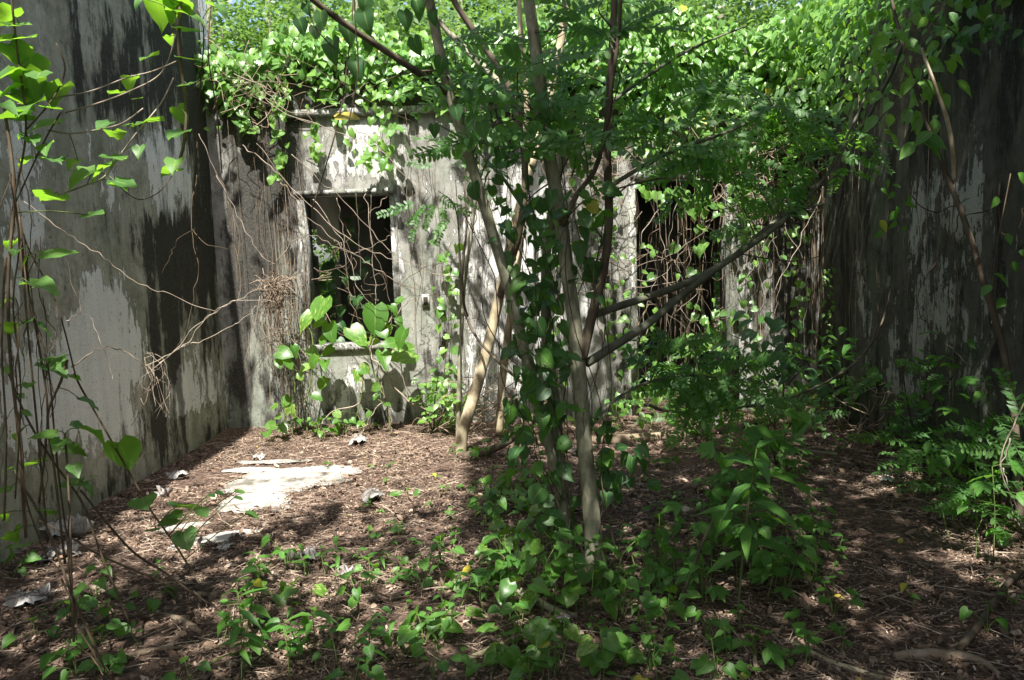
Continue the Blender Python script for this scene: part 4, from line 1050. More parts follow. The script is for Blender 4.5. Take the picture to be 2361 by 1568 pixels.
strand('ivy strand hanging on the doorway pier beside the trunks', [(1400, 420, 7.1), (1395, 520, 7.1), (1410, 620, 7.1), (1400, 720, 7.1), (1415, 820, 7.1)], 40, (.04, .085), 'leaf_ivy', 0.13)
strand('ivy strand over the bare wall behind the trunks', [(1290, 400, 7.1), (1280, 520, 7.1), (1300, 640, 7.1), (1290, 780, 7.1), (1300, 900, 7.1)], 36, (.04, .085), 'leaf_ivy', 0.12)
strand('leafy strand falling down the right doorway jamb', [(1730, 430, 7.1), (1720, 520, 7.1), (1735, 620, 7.1), (1725, 740, 7.1), (1740, 850, 7.1)], 46, (.04, .085), 'leaf_ivy', 0.13)
strand('leafy strand in front of the far corner roots', [(1830, 420, 7.0), (1820, 540, 7.0), (1840, 660, 7.0), (1830, 800, 7.0)], 40, (.04, .085), 'leaf_ivy', 0.14)
strand('low leafy tangle between the doorway and the far corner', [(1700, 940, 6.7), (1760, 880, 6.7), (1820, 900, 6.7), (1880, 860, 6.7)], 50, (.045, .09), 'leaf_ivy', 0.16, 'ovate')
strand('leafy vine hanging inside the window opening', [(815, 460, 7.7), (825, 540, 7.7), (810, 620, 7.7), (820, 700, 7.7), (800, 780, 7.7)], 16, (.07, .12), 'leaf_ivy_dark', 0.16)  # darker leaf colour stands in for the shade inside the opening
strand('leaf cluster deep in the window at the left', [(760, 600, 8.0), (770, 660, 8.0), (765, 730, 8.0)], 12, (.08, .13), 'leaf_ivy_dark', 0.14)  # darker leaf colour here too, for the dim room behind the window
strand('leafy vine trailing across the top of the doorway', [(1480, 440, 7.15), (1540, 460, 7.15), (1600, 450, 7.15), (1660, 480, 7.15)], 26, (.06, .1), 'leaf_ivy', 0.14)
strand('leaves tangled low in the doorway', [(1500, 900, 7.1), (1540, 840, 7.1), (1600, 800, 7.1), (1640, 740, 7.1), (1690, 700, 7.1)], 34, (.06, .1), 'leaf_ivy', 0.14)
# ------------------------------------------------------------------ pothos at the window
def pothos(label, leaves, stems, off):
    b = P(*stems[0][0][0])
    t = thing('pothos_plant', label, 'plant', (b.x, b.y, max(0.0, b.z)))
    pts = []
    for (l, r) in stems:
        o, c = tube('stem', PX(l), r, 'vine_green', t, 6, 5, 0.1); pts += [tuple(p) for p in c]
    pts = np.array(pts)
    pet = []
    for (cx, cy, w) in leaves:
        x = (1100 + cx / 1.3067) / 1.7349; y = (600 + cy / 1.3067) / 1.7349; Y_ = 7.0 - rnd.random() * 0.28
        L = max(0.07, (w / 1.3067 / 1.7349) / F * Y_ * 0.86)
        p = P(x, y, Y_)
        d = Vector((rnd.uniform(-.8, .8), rnd.uniform(-.7, -.1), rnd.uniform(-.9, 0.0)))
        nrm = Vector((rnd.uniform(-.45, .45), rnd.uniform(-1, -.4), rnd.uniform(.3, 1)))
        d.normalize(); s = p - d * L * 0.4
        one_leaf(t, '%s%d' % (rnd.choice(('heart', 'heart', 'round')), rnd.randrange(4)), 'leaf_pothos', s, L, d, nrm, rnd.uniform(.75, .95))
        k = int(np.argmin(np.linalg.norm(pts - np.array(s)[None], axis=1)))
        if (Vector(pts[k]) - s).length < 0.45: pet.append((Vector(pts[k]), s, 0.0028))
    tubes_joined('leaf_stalks', petiole_list(pet), 'vine_green', t, 5, 2)['kind'] = 'stuff'
def cx2(pts, Y_):
    return [((1100 + a / 1.3067) / 1.7349, (600 + b / 1.3067) / 1.7349, Y_) for (a, b) in pts]
pothos('broad variegated pothos leaves in front of the window left jamb', [(240, 820, 160), (165, 885, 125), (290, 950, 135), (255, 990, 90), (275, 1050, 95), (200, 1060, 95), (200, 1105, 85), (160, 1135, 70), (260, 1110, 100), (230, 900, 90), (250, 1215, 85), (215, 1288, 70)], [(cx2([(170, 1480), (160, 1350), (190, 1200), (200, 1080), (195, 980), (180, 930)], 7.1), .007)], 0)
pothos('huge glossy pothos leaves before the window right jamb', [(525, 870, 175), (430, 970, 160), (660, 980, 140), (680, 1065, 160), (570, 1085, 125), (645, 790, 75), (620, 830, 75), (650, 895, 60), (560, 950, 80), (455, 1005, 90), (600, 1010, 110), (590, 940, 80), (520, 1000, 90)], [(cx2([(600, 1480), (590, 1350), (530, 1200), (500, 1080), (500, 980), (530, 900)], 7.1), .008)], 0)
pothos('yellow marbled pothos cluster left of the window foot', [(40, 1060, 100), (105, 1045, 75), (70, 1115, 75), (20, 1110, 65), (130, 1180, 50)], [(cx2([(110, 1480), (105, 1350), (100, 1200), (80, 1080)], 7.1), .005)], 0)
pothos('low pothos clump at the litter edge by the corner', [(60, 1310, 75), (75, 1350, 75), (20, 1395, 75), (45, 1455, 75), (130, 1415, 55), (-20, 1440, 70), (0, 1340, 70), (100, 1380, 60), (-40, 1480, 60)], [(cx2([(40, 1500), (50, 1400), (60, 1330)], 7.0), .005)], 0)
pothos('small pothos shoots climbing the wall below the sill', [(470, 1140, 70), (430, 1180, 80), (530, 1240, 60), (325, 1380, 55), (330, 1455, 70), (585, 1330, 45), (525, 1290, 55), (490, 1380, 45), (460, 1160, 60), (440, 1430, 50)], [(cx2([(350, 1500), (420, 1400), (450, 1290), (460, 1160)], 7.05), .006)], 0)

# bare climbing stems in front of the window and elsewhere --------------------
def bare(label, defs, mtn='vine_pale', name='bare_vine', sides=6, cat='vine'):
    q = PX(defs[0][0])
    t = thing(name, label, cat, tuple(q[0]))
    for i, (l, r) in enumerate(defs):
        c, par = catmull(PX(l), 4)
        r0 = r if isinstance(r, list) else [r * (1.15 - 0.5 * k_ / (len(l) - 1)) for k_ in range(len(l))]
        rr = []
        for pp in par:
            k_ = min(int(pp), len(l) - 2); rr.append((r0[k_] * (1 - pp + k_) + r0[k_ + 1] * (pp - k_)) * 0.58 * rnd.uniform(.75, 1.25))
        jt = 0.0011 * l[0][2] * (0.4 if isinstance(r, list) else 1)
        c = [q_ + Vector((rnd.gauss(0, jt), rnd.gauss(0, jt), rnd.gauss(0, jt))) for q_ in c]
        tube('stem', c, rr, mtn, t, sides, 2, 0.2, i)
    return t
def c6(pts, Y_):
    return [(576.5 + a * .2941, 403.5 + b * .2941, Y_) for (a, b) in pts]
def c5(pts, Y_, oy=403.5, ox=0.0):
    return [(ox + a * .2941, oy + b * .2941, Y_) for (a, b) in pts]
bare('long pale bare vine sloping across the window opening', [(c6([(-60, -230), (80, -130), (230, 0), (400, 170), (520, 290), (700, 450), (880, 560), (1050, 640), (1200, 690), (1450, 770), (1700, 820)], 6.6), .007)])
bare('second pale vine running parallel below the first across the window', [(c6([(240, 60), (320, 150), (400, 280), (560, 420), (720, 560), (880, 660), (1010, 740), (1140, 820), (1300, 900)], 6.6), .007)])
bare('thin vine dropping from the ledge to the right window jamb', [(c6([(330, -170), (500, 0), (680, 160), (820, 300), (1000, 490), (1150, 640), (1320, 720), (1480, 790)], 6.65), .006)])
bare('arched pale vine looping in the window middle', [(c6([(200, 680), (330, 530), (430, 480), (520, 480), (640, 540), (760, 600), (860, 600), (1000, 540), (1100, 470)], 6.7), .006)])
bare('vine stems falling from lintel to sill inside the window', [(c6([(680, 180), (700, 300), (740, 500), (760, 800), (790, 1000), (900, 1230)], 7.1), .006), (c6([(500, 190), (640, 390), (780, 650), (850, 880), (950, 1030)], 7.1), .005), (c6([(900, 150), (930, 330), (960, 600), (980, 860), (990, 1020)], 7.1), .005), (c6([(940, 150), (950, 500), (1020, 700), (1100, 1000)], 7.12), .004), (c6([(1080, 170), (1000, 250), (930, 310)], 7.1), .006), (c6([(830, 150), (860, 500), (870, 800)], 7.12), .003)])
bare('thick pale liana rising from the litter under the sill', [(c6([(1450, 1860), (1230, 1770), (1100, 1600), (1000, 1480), (940, 1390), (1000, 1260), (1100, 1140), (1180, 1060), (1270, 970)], 6.9), .013), (c6([(1230, 1770), (1210, 1600), (1150, 1400), (1050, 1270)], 6.92), .008)])
bare('slanting woody stem propped against the wall below the window', [(c6([(480, 2060), (560, 1970), (620, 1870), (860, 1790), (870, 1650), (890, 1580)], 6.95), .012)])
bare('second woody stem forking at the wall foot', [(c6([(860, 2060), (900, 1980), (950, 1880), (1040, 1780)], 6.95), .010), (c6([(1080, 2080), (1110, 1960), (1080, 1800), (1040, 1680), (1000, 1500)], 7.0), .012)])
bare('silvery vine bundle rising from the wall knot to the root nest', [(c5([(1150, 1500), (1250, 1440), (1440, 1340), (1560, 1180), (1640, 1100), (1780, 1020), (1900, 970), (2000, 900), (2100, 800)], 4.6), .005), (c5([(1200, 1520), (1420, 1350), (1600, 1300), (1780, 1200), (1900, 1120), (2020, 1020)], 4.6), .0045), (c5([(1250, 1480), (1380, 1370), (1500, 1220), (1680, 1080), (1850, 990), (2150, 990)], 4.65), .004)])
bare('grey vine arching low over the peeling paint', [(c5([(560, 1520), (690, 1410), (820, 1350), (930, 1365), (1040, 1420), (1140, 1500)], 4.3), .006), (c5([(520, 1150), (620, 1085), (690, 1100), (740, 1180), (790, 1320), (850, 1460), (890, 1590)], 4.2), .0035)])
bare('long thin vine slanting down across the peeling wall', [(c5([(190, 200), (450, 400), (620, 520), (780, 630), (930, 740), (1090, 850), (1280, 920), (1500, 1010), (1690, 1070)], 4.0), .0035), (c5([(470, 300), (500, 520), (540, 760), (640, 1080)], 3.9), .0025)])
bare('dark wiry vine twisting down beside the corner', [(c5([(1540, 0), (1500, 420), (1550, 700), (1520, 950), (1480, 1180), (1390, 1340)], 5.2), .004), (c5([(1510, 430), (1380, 530), (1330, 640), (1270, 780)], 5.2), .003), (c5([(1510, 430), (1620, 540), (1800, 580)], 5.2), .003), (c5([(1790, 200), (1820, 420), (1870, 900)], 6.0), .006)], 'vine_dark')
bare('pale vine descending diagonally through the corner stain', [(c5([(1700, 0), (1830, 250), (1960, 500), (2060, 630), (2150, 700)], 6.4), .006), (c5([(1560, 1050 - 1372), (1650, 1250 - 1372), (1760, 1480 - 1372)], 6.4), .004)])
bare('white twiggy vines lying across the ledge above the window', [([(540, 170, 6.6), (600, 200, 6.6), (650, 250, 6.6), (720, 260, 6.6), (790, 230, 6.6), (850, 190, 6.6)], .006), ([(470, 90, 6.6), (560, 160, 6.6), (640, 250, 6.6), (760, 300, 6.6), (870, 345, 6.6), (960, 430, 6.6)], .0055), ([(540, 195, 6.6), (640, 190, 6.6), (760, 210, 6.6)], .005), ([(590, 330, 6.5), (660, 420, 6.5), (700, 470, 6.5)], .005)])
bare('curving bare vine crossing in front of the pale wall', [(c6([(1170, 930), (1200, 850), (1330, 750), (1450, 700), (1560, 690), (1680, 720)], 6.5), .005), (c6([(1150, 840), (1400, 930), (1700, 940), (1900, 920)], 6.5), .003)], 'vine_dark')
bare('long liana curving along the far litter and up the side wall', [([(1485, 933, 5.2), (1565, 951, 5.2), (1653, 948, 5.2), (1729, 936, 5.2), (1767, 933, 5.2), (1817, 919, 5.2), (1864, 901, 5.2), (1911, 878, 5.2), (1964, 842, 5.2), (2005, 795, 5.2), (2023, 742, 5.2), (2020, 668, 5.2), (2023, 592, 5.2)], [.017, .017, .0165, .016, .015, .0145, .0135, .0125, .011, .010, .009, .008, .005]), ([(1973, 830, 5.2), (2011, 792, 5.25), (2041, 721, 5.3), (2055, 653, 5.3), (2052, 605, 5.3)], [.010, .010, .009, .007, .004])], 'bark_brown', 'liana')
bare('straight silvery vine slanting from creeper to the doorway foot', [(c5([(580, 80), (500, 280), (380, 540), (200, 900), (30, 1130), (-120, 1300)], 6.3, 403.5, 1729), .007)])
bare('long pale vines crossing the doorway', [([(1330, 650, 6.3), (1420, 628, 6.3), (1490, 606, 6.3), (1560, 580, 6.3), (1640, 520, 6.3)], .006), ([(1290, 672, 6.4), (1390, 672, 6.4), (1480, 663, 6.4), (1570, 646, 6.4)], .006), ([(1400, 570, 6.3), (1440, 630, 6.3), (1480, 680, 6.3), (1560, 740, 6.3), (1620, 790, 6.3)], .005), ([(1470, 645, 6.4), (1510, 645, 6.4), (1560, 600, 6.4), (1590, 550, 6.4)], .004)])
bare('dark vine loops hanging on the side wall', [(c5([(1250, 150), (1420, 290), (1600, 250), (1720, 180)], 4.6, 403.5, 1729), .005), (c5([(1680, 320), (1900, 260), (2040, 140), (2060, 20)], 4.3, 403.5, 1729), .006), (c5([(1640, 300), (1600, 430), (1440, 700), (1330, 900), (1330, 1090), (1450, 1250), (1600, 1380), (1740, 1520)], 4.6, 403.5, 1729), .005), (c5([(1960, 60), (1960, 400), (2020, 490), (2110, 400), (2148, 250)], 4.2, 403.5, 1729), .005)], 'vine_dark')
bare('thorny pale twin canes standing at the frame edge', [(c5([(2148, 400), (2070, 600), (1960, 900), (2040, 1140), (2060, 1300), (2140, 1400)], 3.7, 807, 1729), .006), (c5([(2050, 690), (1980, 880), (2010, 1000), (2060, 1150), (2120, 1320)], 3.7, 807, 1729), .005)])
bare('diagonal vine in front running to the bottom edge', [(c5([(480, 760), (560, 980), (680, 1260), (800, 1480), (900, 1640)], 2.65, 1106.6), .0055), (c5([(540, 160), (545, 640), (560, 1000), (600, 1270)], 2.75, 1106.6), .005), (c5([(600, 1270), (720, 1390), (820, 1540)], 2.7, 1106.6), .005)], 'vine_dark')

def wild(n, x0, x1, ya, yb, Ya, Yb, wob):
    out = []
    for k in range(n):
        x = rnd.uniform(x0, x1); Y_ = rnd.uniform(Ya, Yb); a = rnd.uniform(ya, ya + (yb - ya) * .4); b = rnd.uniform(yb - (yb - ya) * .4, yb); dx = rnd.uniform(-60, 60)
        out.append(([(x + dx * t / 6 + rnd.gauss(0, wob), a + (b - a) * t / 6, Y_ + rnd.gauss(0, .03)) for t in range(7)], rnd.uniform(.0022, .0045)))
    return out
bare('thin dark vines dangling among the middle stems', wild(16, 1140, 1420, 250, 1200, 3.6, 4.0, 12), 'vine_dark', sides=4)
bare('fine wiry vines hanging over the pale wall between the stems', wild(18, 1000, 1460, 300, 960, 6.2, 6.9, 10), 'vine_dark', sides=4)
bare('wiry stems crowding the near edge of the peeling wall', wild(11, -20, 110, 330, 1300, 2.8, 3.1, 10), 'vine_dark', sides=4)
bare('slender vines hanging before the doorway and far corner', wild(14, 1480, 1900, 320, 960, 6.0, 6.9, 14), 'vine_pale', sides=4)
bare('thin vines strung across the upper wall near the ledge', [([(x, y, 6.8), (x + dx * .3, y + dy * .2, 6.7), (x + dx * .7, y + dy * .7, 6.7), (x + dx, y + dy, 6.8)], .0035) for (x, y, dx, dy) in ((500, 60, 260, 240), (620, 120, 330, 160), (700, 60, -120, 330), (820, 300, 160, 150), (900, 120, -220, 160), (560, 250, 130, 300), (950, 300, 240, 260))], 'vine_dark', sides=4)

# root nest on the wall ---------------------------------------------------
nest_c = P(632, 668, 6.9)
nt_ = thing('root_nest', 'shaggy brown nest of dead roots stuck near the window', 'nest', tuple(nest_c))
lst = []
for k in range(150):
    a = nest_c + Vector((rnd.gauss(0, .06), rnd.gauss(0, .05), rnd.gauss(0, .07)))
    b = a + Vector((rnd.gauss(0, .08), rnd.gauss(0, .05), rnd.gauss(-.03, .08)))
    lst.append(([a, (a + b) / 2 + Vector((rnd.gauss(0, .03), rnd.gauss(0, .03), rnd.gauss(0, .03))), b], rnd.uniform(.002, .0045)))
for k in range(40):
    a = nest_c + Vector((rnd.gauss(0, .05), rnd.gauss(0, .04), -.05))
    lst.append(([a, a + Vector((rnd.gauss(0, .08), rnd.gauss(0, .03), -.25)), a + Vector((rnd.gauss(0, .15), rnd.gauss(0, .04), rnd.uniform(-.75, -.35)))], rnd.uniform(.0015, .003)))
o = tubes_joined('root_tangle', lst, 'root', nt_, 4, 3); o['kind'] = 'stuff'
wk = P(345, 835, 4.45)
wt_ = thing('dead_tendrils', 'knot of bleached curled tendrils hanging on the peeling wall', 'tendrils', tuple(wk))
lst = []
for k in range(13):
    a = wk + Vector((rnd.gauss(0, .03), rnd.gauss(0, .03), rnd.gauss(0.02, .02)))
    dx = rnd.gauss(0, .045)
    lst.append(([a, a + Vector((dx * .6 + rnd.gauss(0, .03), rnd.gauss(0, .03), -rnd.uniform(.02, .12))), a + Vector((dx + rnd.gauss(0, .04), rnd.gauss(0, .04), -rnd.uniform(.08, .36))), a + Vector((dx * 1.2 + rnd.gauss(0, .05), rnd.gauss(0, .04), -rnd.uniform(.12, .42)))], rnd.uniform(.001, .0021)))
o = tubes_joined('tendril_tangle', lst, 'vine_pale', wt_, 4, 3); o['kind'] = 'stuff'

# hanging root curtains -----------------------------------------------------
def curtain(label, n, fx, seed, r=(.0016, .004), mtn='root'):
    lst = []
    for k in range(n):
        x, y, z1, z0, wob = fx()
        pts = []
        m_ = 6
        for i in range(m_ + 1):
            t = i / m_
            pts.append(Vector((x + rnd.gauss(0, wob), y + rnd.gauss(0, wob * .6), z1 + (z0 - z1) * t)))
        lst.append((pts, rnd.uniform(*r)))
    o = tubes_joined('hanging_roots', lst, mtn, None, 3, 2)
    return tag(o, label, 'roots', kind='stuff')
curtain('curtain of thin hanging roots filling the dark doorway', 30, lambda: (rnd.uniform(DX0, DX1 + 0.1), BY + rnd.uniform(-0.12, 0.15), rnd.uniform(2.2, 2.7), rnd.choice((rnd.uniform(0, .3), rnd.uniform(.3, 1.5))), .018), 1, (.001, .0027))
curtain('dense brown roots streaming down the far corner beside the doorway', 40, lambda: (rnd.uniform(DX1 + .05, RX - .02), BY - rnd.uniform(0.01, 0.14), rnd.uniform(2.2, 3.3), rnd.choice((rnd.uniform(0, .3), rnd.uniform(.3, 1.6))), .016), 2, (.001, .003))
curtain('roots trailing down the dark side wall', 20, lambda: (RX - rnd.uniform(.012, .07), rnd.uniform(3.9, BY), rnd.uniform(1.8, 3.3), rnd.uniform(0, 1.3), .012), 3, (.0014, .0034))
curtain('thin roots hanging over the corner stain beside the window', 20, lambda: (rnd.uniform(-2.55, -1.85), BY - rnd.uniform(.01, .08), rnd.uniform(2.0, 3.2), rnd.uniform(0.1, 1.4), .02), 4, (.0014, .003))
curtain('stringy root bundle reaching the litter left of the window', 24, lambda: (rnd.gauss(-2.02, .09), BY - rnd.uniform(.02, .14), rnd.uniform(1.0, 2.1), rnd.uniform(0, .1), .022), 5, (.0018, .0036))
curtain('root strands hanging over the wall between window and doorway', 30, lambda: (rnd.uniform(-0.9, 1.15), BY - rnd.uniform(.01, .1), rnd.uniform(2.3, 3.2), rnd.uniform(.3, 2.0), .03), 6, (.0014, .003))
def snarl(label, cx, cy, cY, n, sx, sz):
    lst = []
    for k in range(n):
        a = P(cx, cy, cY) + Vector((rnd.gauss(0, sx), rnd.gauss(0, .08), rnd.gauss(0, sz)))
        d = Vector((rnd.gauss(0, .16), rnd.gauss(0, .05), rnd.gauss(-.04, .12)))
        lst.append(([a, a + d * .5 + Vector((rnd.gauss(0, .05), 0, rnd.gauss(0, .05))), a + d], rnd.uniform(.0018, .0042)))
    return tag(tubes_joined('dead_vine_tangle', lst, 'root', None, 4, 3), label, 'tangle', kind='stuff')
snarl('tangled bare vines caught in the doorway', 1590, 640, 7.2, 70, .25, .45)
snarl('fine dead roots hanging inside the window', 820, 600, 7.5, 50, .2, .35)
snarl('bleached dead vine tangle under the corner creeper', 1760, 340, 7.05, 170, .28, .22)
snarl('dead vine tangle hanging right of the doorway lintel', 1720, 460, 7.1, 90, .25, .18)
snarl('wiry dark vine tangle behind the two main stems', 1370, 380, 6.9, 110, .16, .16)
snarl('grey dead twigs caught in the creeper left of the ledge', 590, 210, 7.05, 60, .18, .10)
snarl('dead roots heaped at the wall foot under the leaning tree', 1120, 935, 6.75, 130, .28, .12)
snarl('dry root tangle at the foot of the side wall', 2010, 950, 5.8, 80, .3, .12)

# ------------------------------------------------------------------ undergrowth plants
ORD = ['first', 'second', 'third', 'fourth', 'fifth', 'sixth', 'seventh', 'eighth', 'ninth', 'tenth', 'eleventh', 'twelfth', 'thirteenth', 'fourteenth', 'fifteenth', 'sixteenth', 'seventeenth', 'eighteenth', 'nineteenth', 'twentieth', 'twenty-first', 'twenty-second', 'twenty-third', 'twenty-fourth', 'twenty-fifth']
PLANTS = {}
def plant(kind, base, h, zone, scale=1.0):
    """one small plant with a stem and its own leaves"""
    names = {'seed': 'seedling', 'heart': 'heart_leaf_seedling', 'pothos': 'ground_pothos', 'lance': 'narrow_leaf_plant', 'lobed': 'lobed_leaf_plant', 'frond': 'feathery_seedling'}
    t = thing(names[kind], '', 'plant', tuple(base))
    lean = Vector((rnd.gauss(0, .18), rnd.gauss(0, .18), 1)).normalized()
    top = Vector(base) + lean * h
    if kind in ('seed', 'lance', 'lobed', 'frond'):
        mid = Vector(base) + lean * h * .5 + Vector((rnd.gauss(0, .01), rnd.gauss(0, .01), 0))
        tube('stem', [Vector(base) - Vector((0, 0, .02)), mid, top], [.0028 * scale, .0022 * scale, .0012 * scale], 'vine_green', t, 5, 3)
    a0 = rnd.random() * 6.28
    if kind == 'seed':
        n = max(3, int(h / 0.035)); n = min(n, 9)
        for k in range(n):
            f_ = 0.35 + 0.65 * (k + 1) / n
            p = Vector(base) + lean * h * f_
            a = a0 + k * 2.4
            s = rnd.uniform(.034, .062) * scale * (1.1 - 0.35 * f_ + .1)
            d = Vector((math.cos(a), math.sin(a), rnd.uniform(-.25, .35)))
            one_leaf(t, 'ovate%d' % rnd.randrange(4), 'leaf_seed', p, s, d, (rnd.gauss(0, .2), rnd.gauss(-.15, .2), 1))
    elif kind == 'lance':
        n = min(14, max(6, int(h / 0.02)))
        for k in range(n):
            f_ = 0.3 + 0.7 * (k + 1) / n; p = Vector(base) + lean * h * f_; a = a0 + k * 2.4
            s = rnd.uniform(.07, .11) * scale
            one_leaf(t, 'lance%d' % rnd.randrange(4), 'leaf_seed', p, s, (math.cos(a), math.sin(a), rnd.uniform(-.2, .4)), (rnd.gauss(0, .2), rnd.gauss(-.1, .2), 1))
    elif kind in ('heart', 'pothos'):
        n = rnd.choice((3, 4, 4, 5, 6))
        for k in range(n):
            a = a0 + k * 2.2; hh = h * rnd.uniform(.45, 1.0); out = rnd.uniform(.02, .09) * scale
            tip = Vector(base) + Vector((math.cos(a) * out, math.sin(a) * out, hh))
            tube('stalk', [Vector(base) - Vector((0, 0, .01)), Vector(base) + Vector((math.cos(a) * out * .3, math.sin(a) * out * .3, hh * .6)), tip], [.0022, .002, .0015], 'vine_green', t, 4, 2)
            s = (rnd.uniform(.038, .066) if kind == 'heart' else rnd.uniform(.055, .085)) * scale
            one_leaf(t, 'heart%d' % rnd.randrange(4), 'leaf_seed' if kind == 'heart' else 'leaf_pothos', tip, s, (math.cos(a), math.sin(a) - .25, rnd.uniform(-.7, .1)), (rnd.gauss(0, .3), rnd.gauss(-.45, .25), 1))
    elif kind == 'lobed':
        n = min(10, max(4, int(h / .06)))
        for k in range(n):
            f_ = 0.3 + 0.7 * (k + 1) / n; p = Vector(base) + lean * h * f_; a = a0 + k * 2.4
            d = Vector((math.cos(a), math.sin(a), rnd.uniform(-.1, .3))).normalized()
            q = p + d * rnd.uniform(.04, .10) * scale
            tube('stalk', [p, (p + q) / 2 + Vector((0, 0, .008)), q], .0014, 'vine_green', t, 4, 2)
            one_leaf(t, '%s%d' % (rnd.choice(('lobed', 'palm', 'lobed')), rnd.randrange(3)), 'leaf_seed', q, rnd.uniform(.07, .115) * scale, (d.x, d.y, rnd.uniform(-.35, .05)), (rnd.gauss(0, .2), rnd.gauss(-.3, .2), 1))
    elif kind == 'frond':
        n = rnd.choice((4, 5, 6))
        for k in range(n):
            a = a0 + k * 2.4; p = Vector(base) + lean * h * (0.5 + .5 * (k + 1) / n)
            frond_at(t, p, (math.cos(a), math.sin(a), rnd.uniform(-.1, .4)), (rnd.gauss(0, .2), rnd.gauss(-.2, .2), 1), rnd.uniform(.16, .26) * scale)
    PLANTS.setdefault((zone, kind), []).append(t)
    return t

KW = {'seed': 'small pointed-leaf seedling', 'heart': 'low heart-leaf seedling', 'pothos': 'marbled pothos', 'lance': 'narrow-leaf plant', 'lobed': 'lobed-leaf plant', 'frond': 'feathery-leaf seedling'}
ZONES = [
    # phrase, polygon, counts, height range
    ('on the litter in front of the sunny patch', [(470, 1310), (1130, 1290), (1160, 1380), (470, 1410)], dict(seed=24, heart=6, pothos=3, lance=4), (.06, .18)),
    ('at the bottom edge before the trunks', [(500, 1420), (1130, 1390), (1120, 1590), (500, 1590)], dict(seed=24, heart=6, lance=6, pothos=2), (.07, .2)),
    ('around the foot of the middle tree', [(1120, 1250), (1600, 1230), (1640, 1400), (1120, 1400)], dict(seed=25, heart=18, pothos=8, lobed=4), (.08, .30)),
    ('before the middle tree near the bottom', [(1140, 1400), (1650, 1400), (1720, 1590), (1140, 1590)], dict(seed=25, heart=13, pothos=12), (.07, .22)),
    ('left of the trunks near the glossy patch', [(1130, 1130), (1250, 1120), (1270, 1230), (1090, 1240)], dict(heart=12, pothos=9, seed=4), (.08, .2)),
    ('right of the trunks under the lobed shrub', [(1600, 1200), (1900, 1230), (1920, 1400), (1600, 1390)], dict(seed=20, heart=10, lobed=8), (.08, .35)),
    ('on the shaded floor at the near right', [(1700, 1400), (2361, 1330), (2361, 1590), (1720, 1590)], dict(seed=14, heart=4, lobed=1), (.05, .14)),
    ('scattered on the open litter past the pale floor', [(640, 1050), (1130, 1050), (1130, 1270), (800, 1280)], dict(seed=20, heart=3), (.03, .09)),
    ('at the foot of the end wall', [(560, 995), (1450, 985), (1450, 1010), (560, 1020)], dict(seed=9, pothos=7, heart=6), (.08, .22)),
    ('along the far litter below the doorway', [(1400, 955), (2000, 940), (2000, 1010), (1400, 1020)], dict(seed=18, heart=10, lobed=6, pothos=3, frond=6), (.10, .42)),
    ('in the litter by the near wall edge', [(20, 1330), (470, 1330), (470, 1580), (20, 1580)], dict(heart=14, seed=3), (.06, .16)),
    ('at the foot of the dark side wall', [(2060, 1050), (2330, 1120), (2340, 1300), (2120, 1200)], dict(frond=9, seed=10, heart=3, lobed=3), (.12, .45)),
    ('on the mid floor behind the middle tree', [(1400, 1040), (1900, 1020), (2050, 1100), (1480, 1180)], dict(seed=18, heart=4, lobed=2), (.05, .18)),
]
for (ph, poly, cnt, hr) in ZONES:
    for kind, n in cnt.items():
        for _ in range(n):
            x, y = sample_poly(poly)
            g = G(x, y)
            if g.x < LX + .06 or g.x > RX - .06 or g.y > BY - .06: continue
            plant(kind, (g.x, g.y, gz(g.x, g.y)), rnd.uniform(*hr), ph)
# a few that stand out
def key_plant(kind, x, y, h, label, scale=1.0, name=None):
    g = G(x, y)
    t = plant(kind, (g.x, g.y, gz(g.x, g.y)), h, '_key', scale)
    PLANTS[('_key', kind)].remove(t)
    t['label'] = label
    return t
key_plant('heart', 1085, 1062, .14, 'heart-leaf seedling at the bend of the leaning tree', 1.3)
key_plant('seed', 1120, 1064, .16, 'leafy seedling beside the bent foot of the leaning tree', 1.5)
key_plant('seed', 1050, 1060, .12, 'small seedling before the bent foot of the leaning tree', 1.3)
key_plant('lance', 555, 1590, .34, 'upright narrow-leaf plant at the bottom edge left of centre', 1.1)
key_plant('seed', 560, 1480, .30, 'tall bright broad-leaved seedling in the sun near the bottom', 1.7)
key_plant('lance', 600, 1345, .16, 'bushy narrow-leaf weed beside the curled grey leaves', .9)
key_plant('seed', 1330, 1420, .36, 'light green compound seedling before the trunk foot', 1.6)
key_plant('frond', 2250, 1290, .36, 'feathery sapling lit by the sun patch near the side wall', 1.1)
key_plant('frond', 2190, 1240, .30, 'dark feathery seedling left of the lit one', 1.1)
key_plant('seed', 2270, 1150, .75, 'slim lit sapling with paired leaves before the dark wall', 1.3)
key_plant('lobed', 2200, 1120, .95, 'tall broad-leaf sapling standing against the dark side wall', 1.1)
key_plant('lobed', 2290, 1290, .45, 'wide-leaved shrub spreading at the frame edge', 1.2)
key_plant('lance', 1700, 1420, .75, 'strap-leaf plant with one long upright dark blade', 2.2)
for i, (x, y, h, s) in enumerate(((1640, 1330, .55, .85), (1700, 1340, .7, .9), (1760, 1330, .6, .85), (1820, 1320, .5, 1.0), (1580, 1345, .45, .9))):
    key_plant('lobed', x, y, h, ('outer lobed shrub stem nearest the trunk', 'tallest lobed-leaf shrub stem beside the strap-leaf plant', 'dense lobed shrub stem behind the yellow leaf', 'short lobed shrub stem at the far side', 'low lobed shrub stem touching the tree ivy')[i], s)
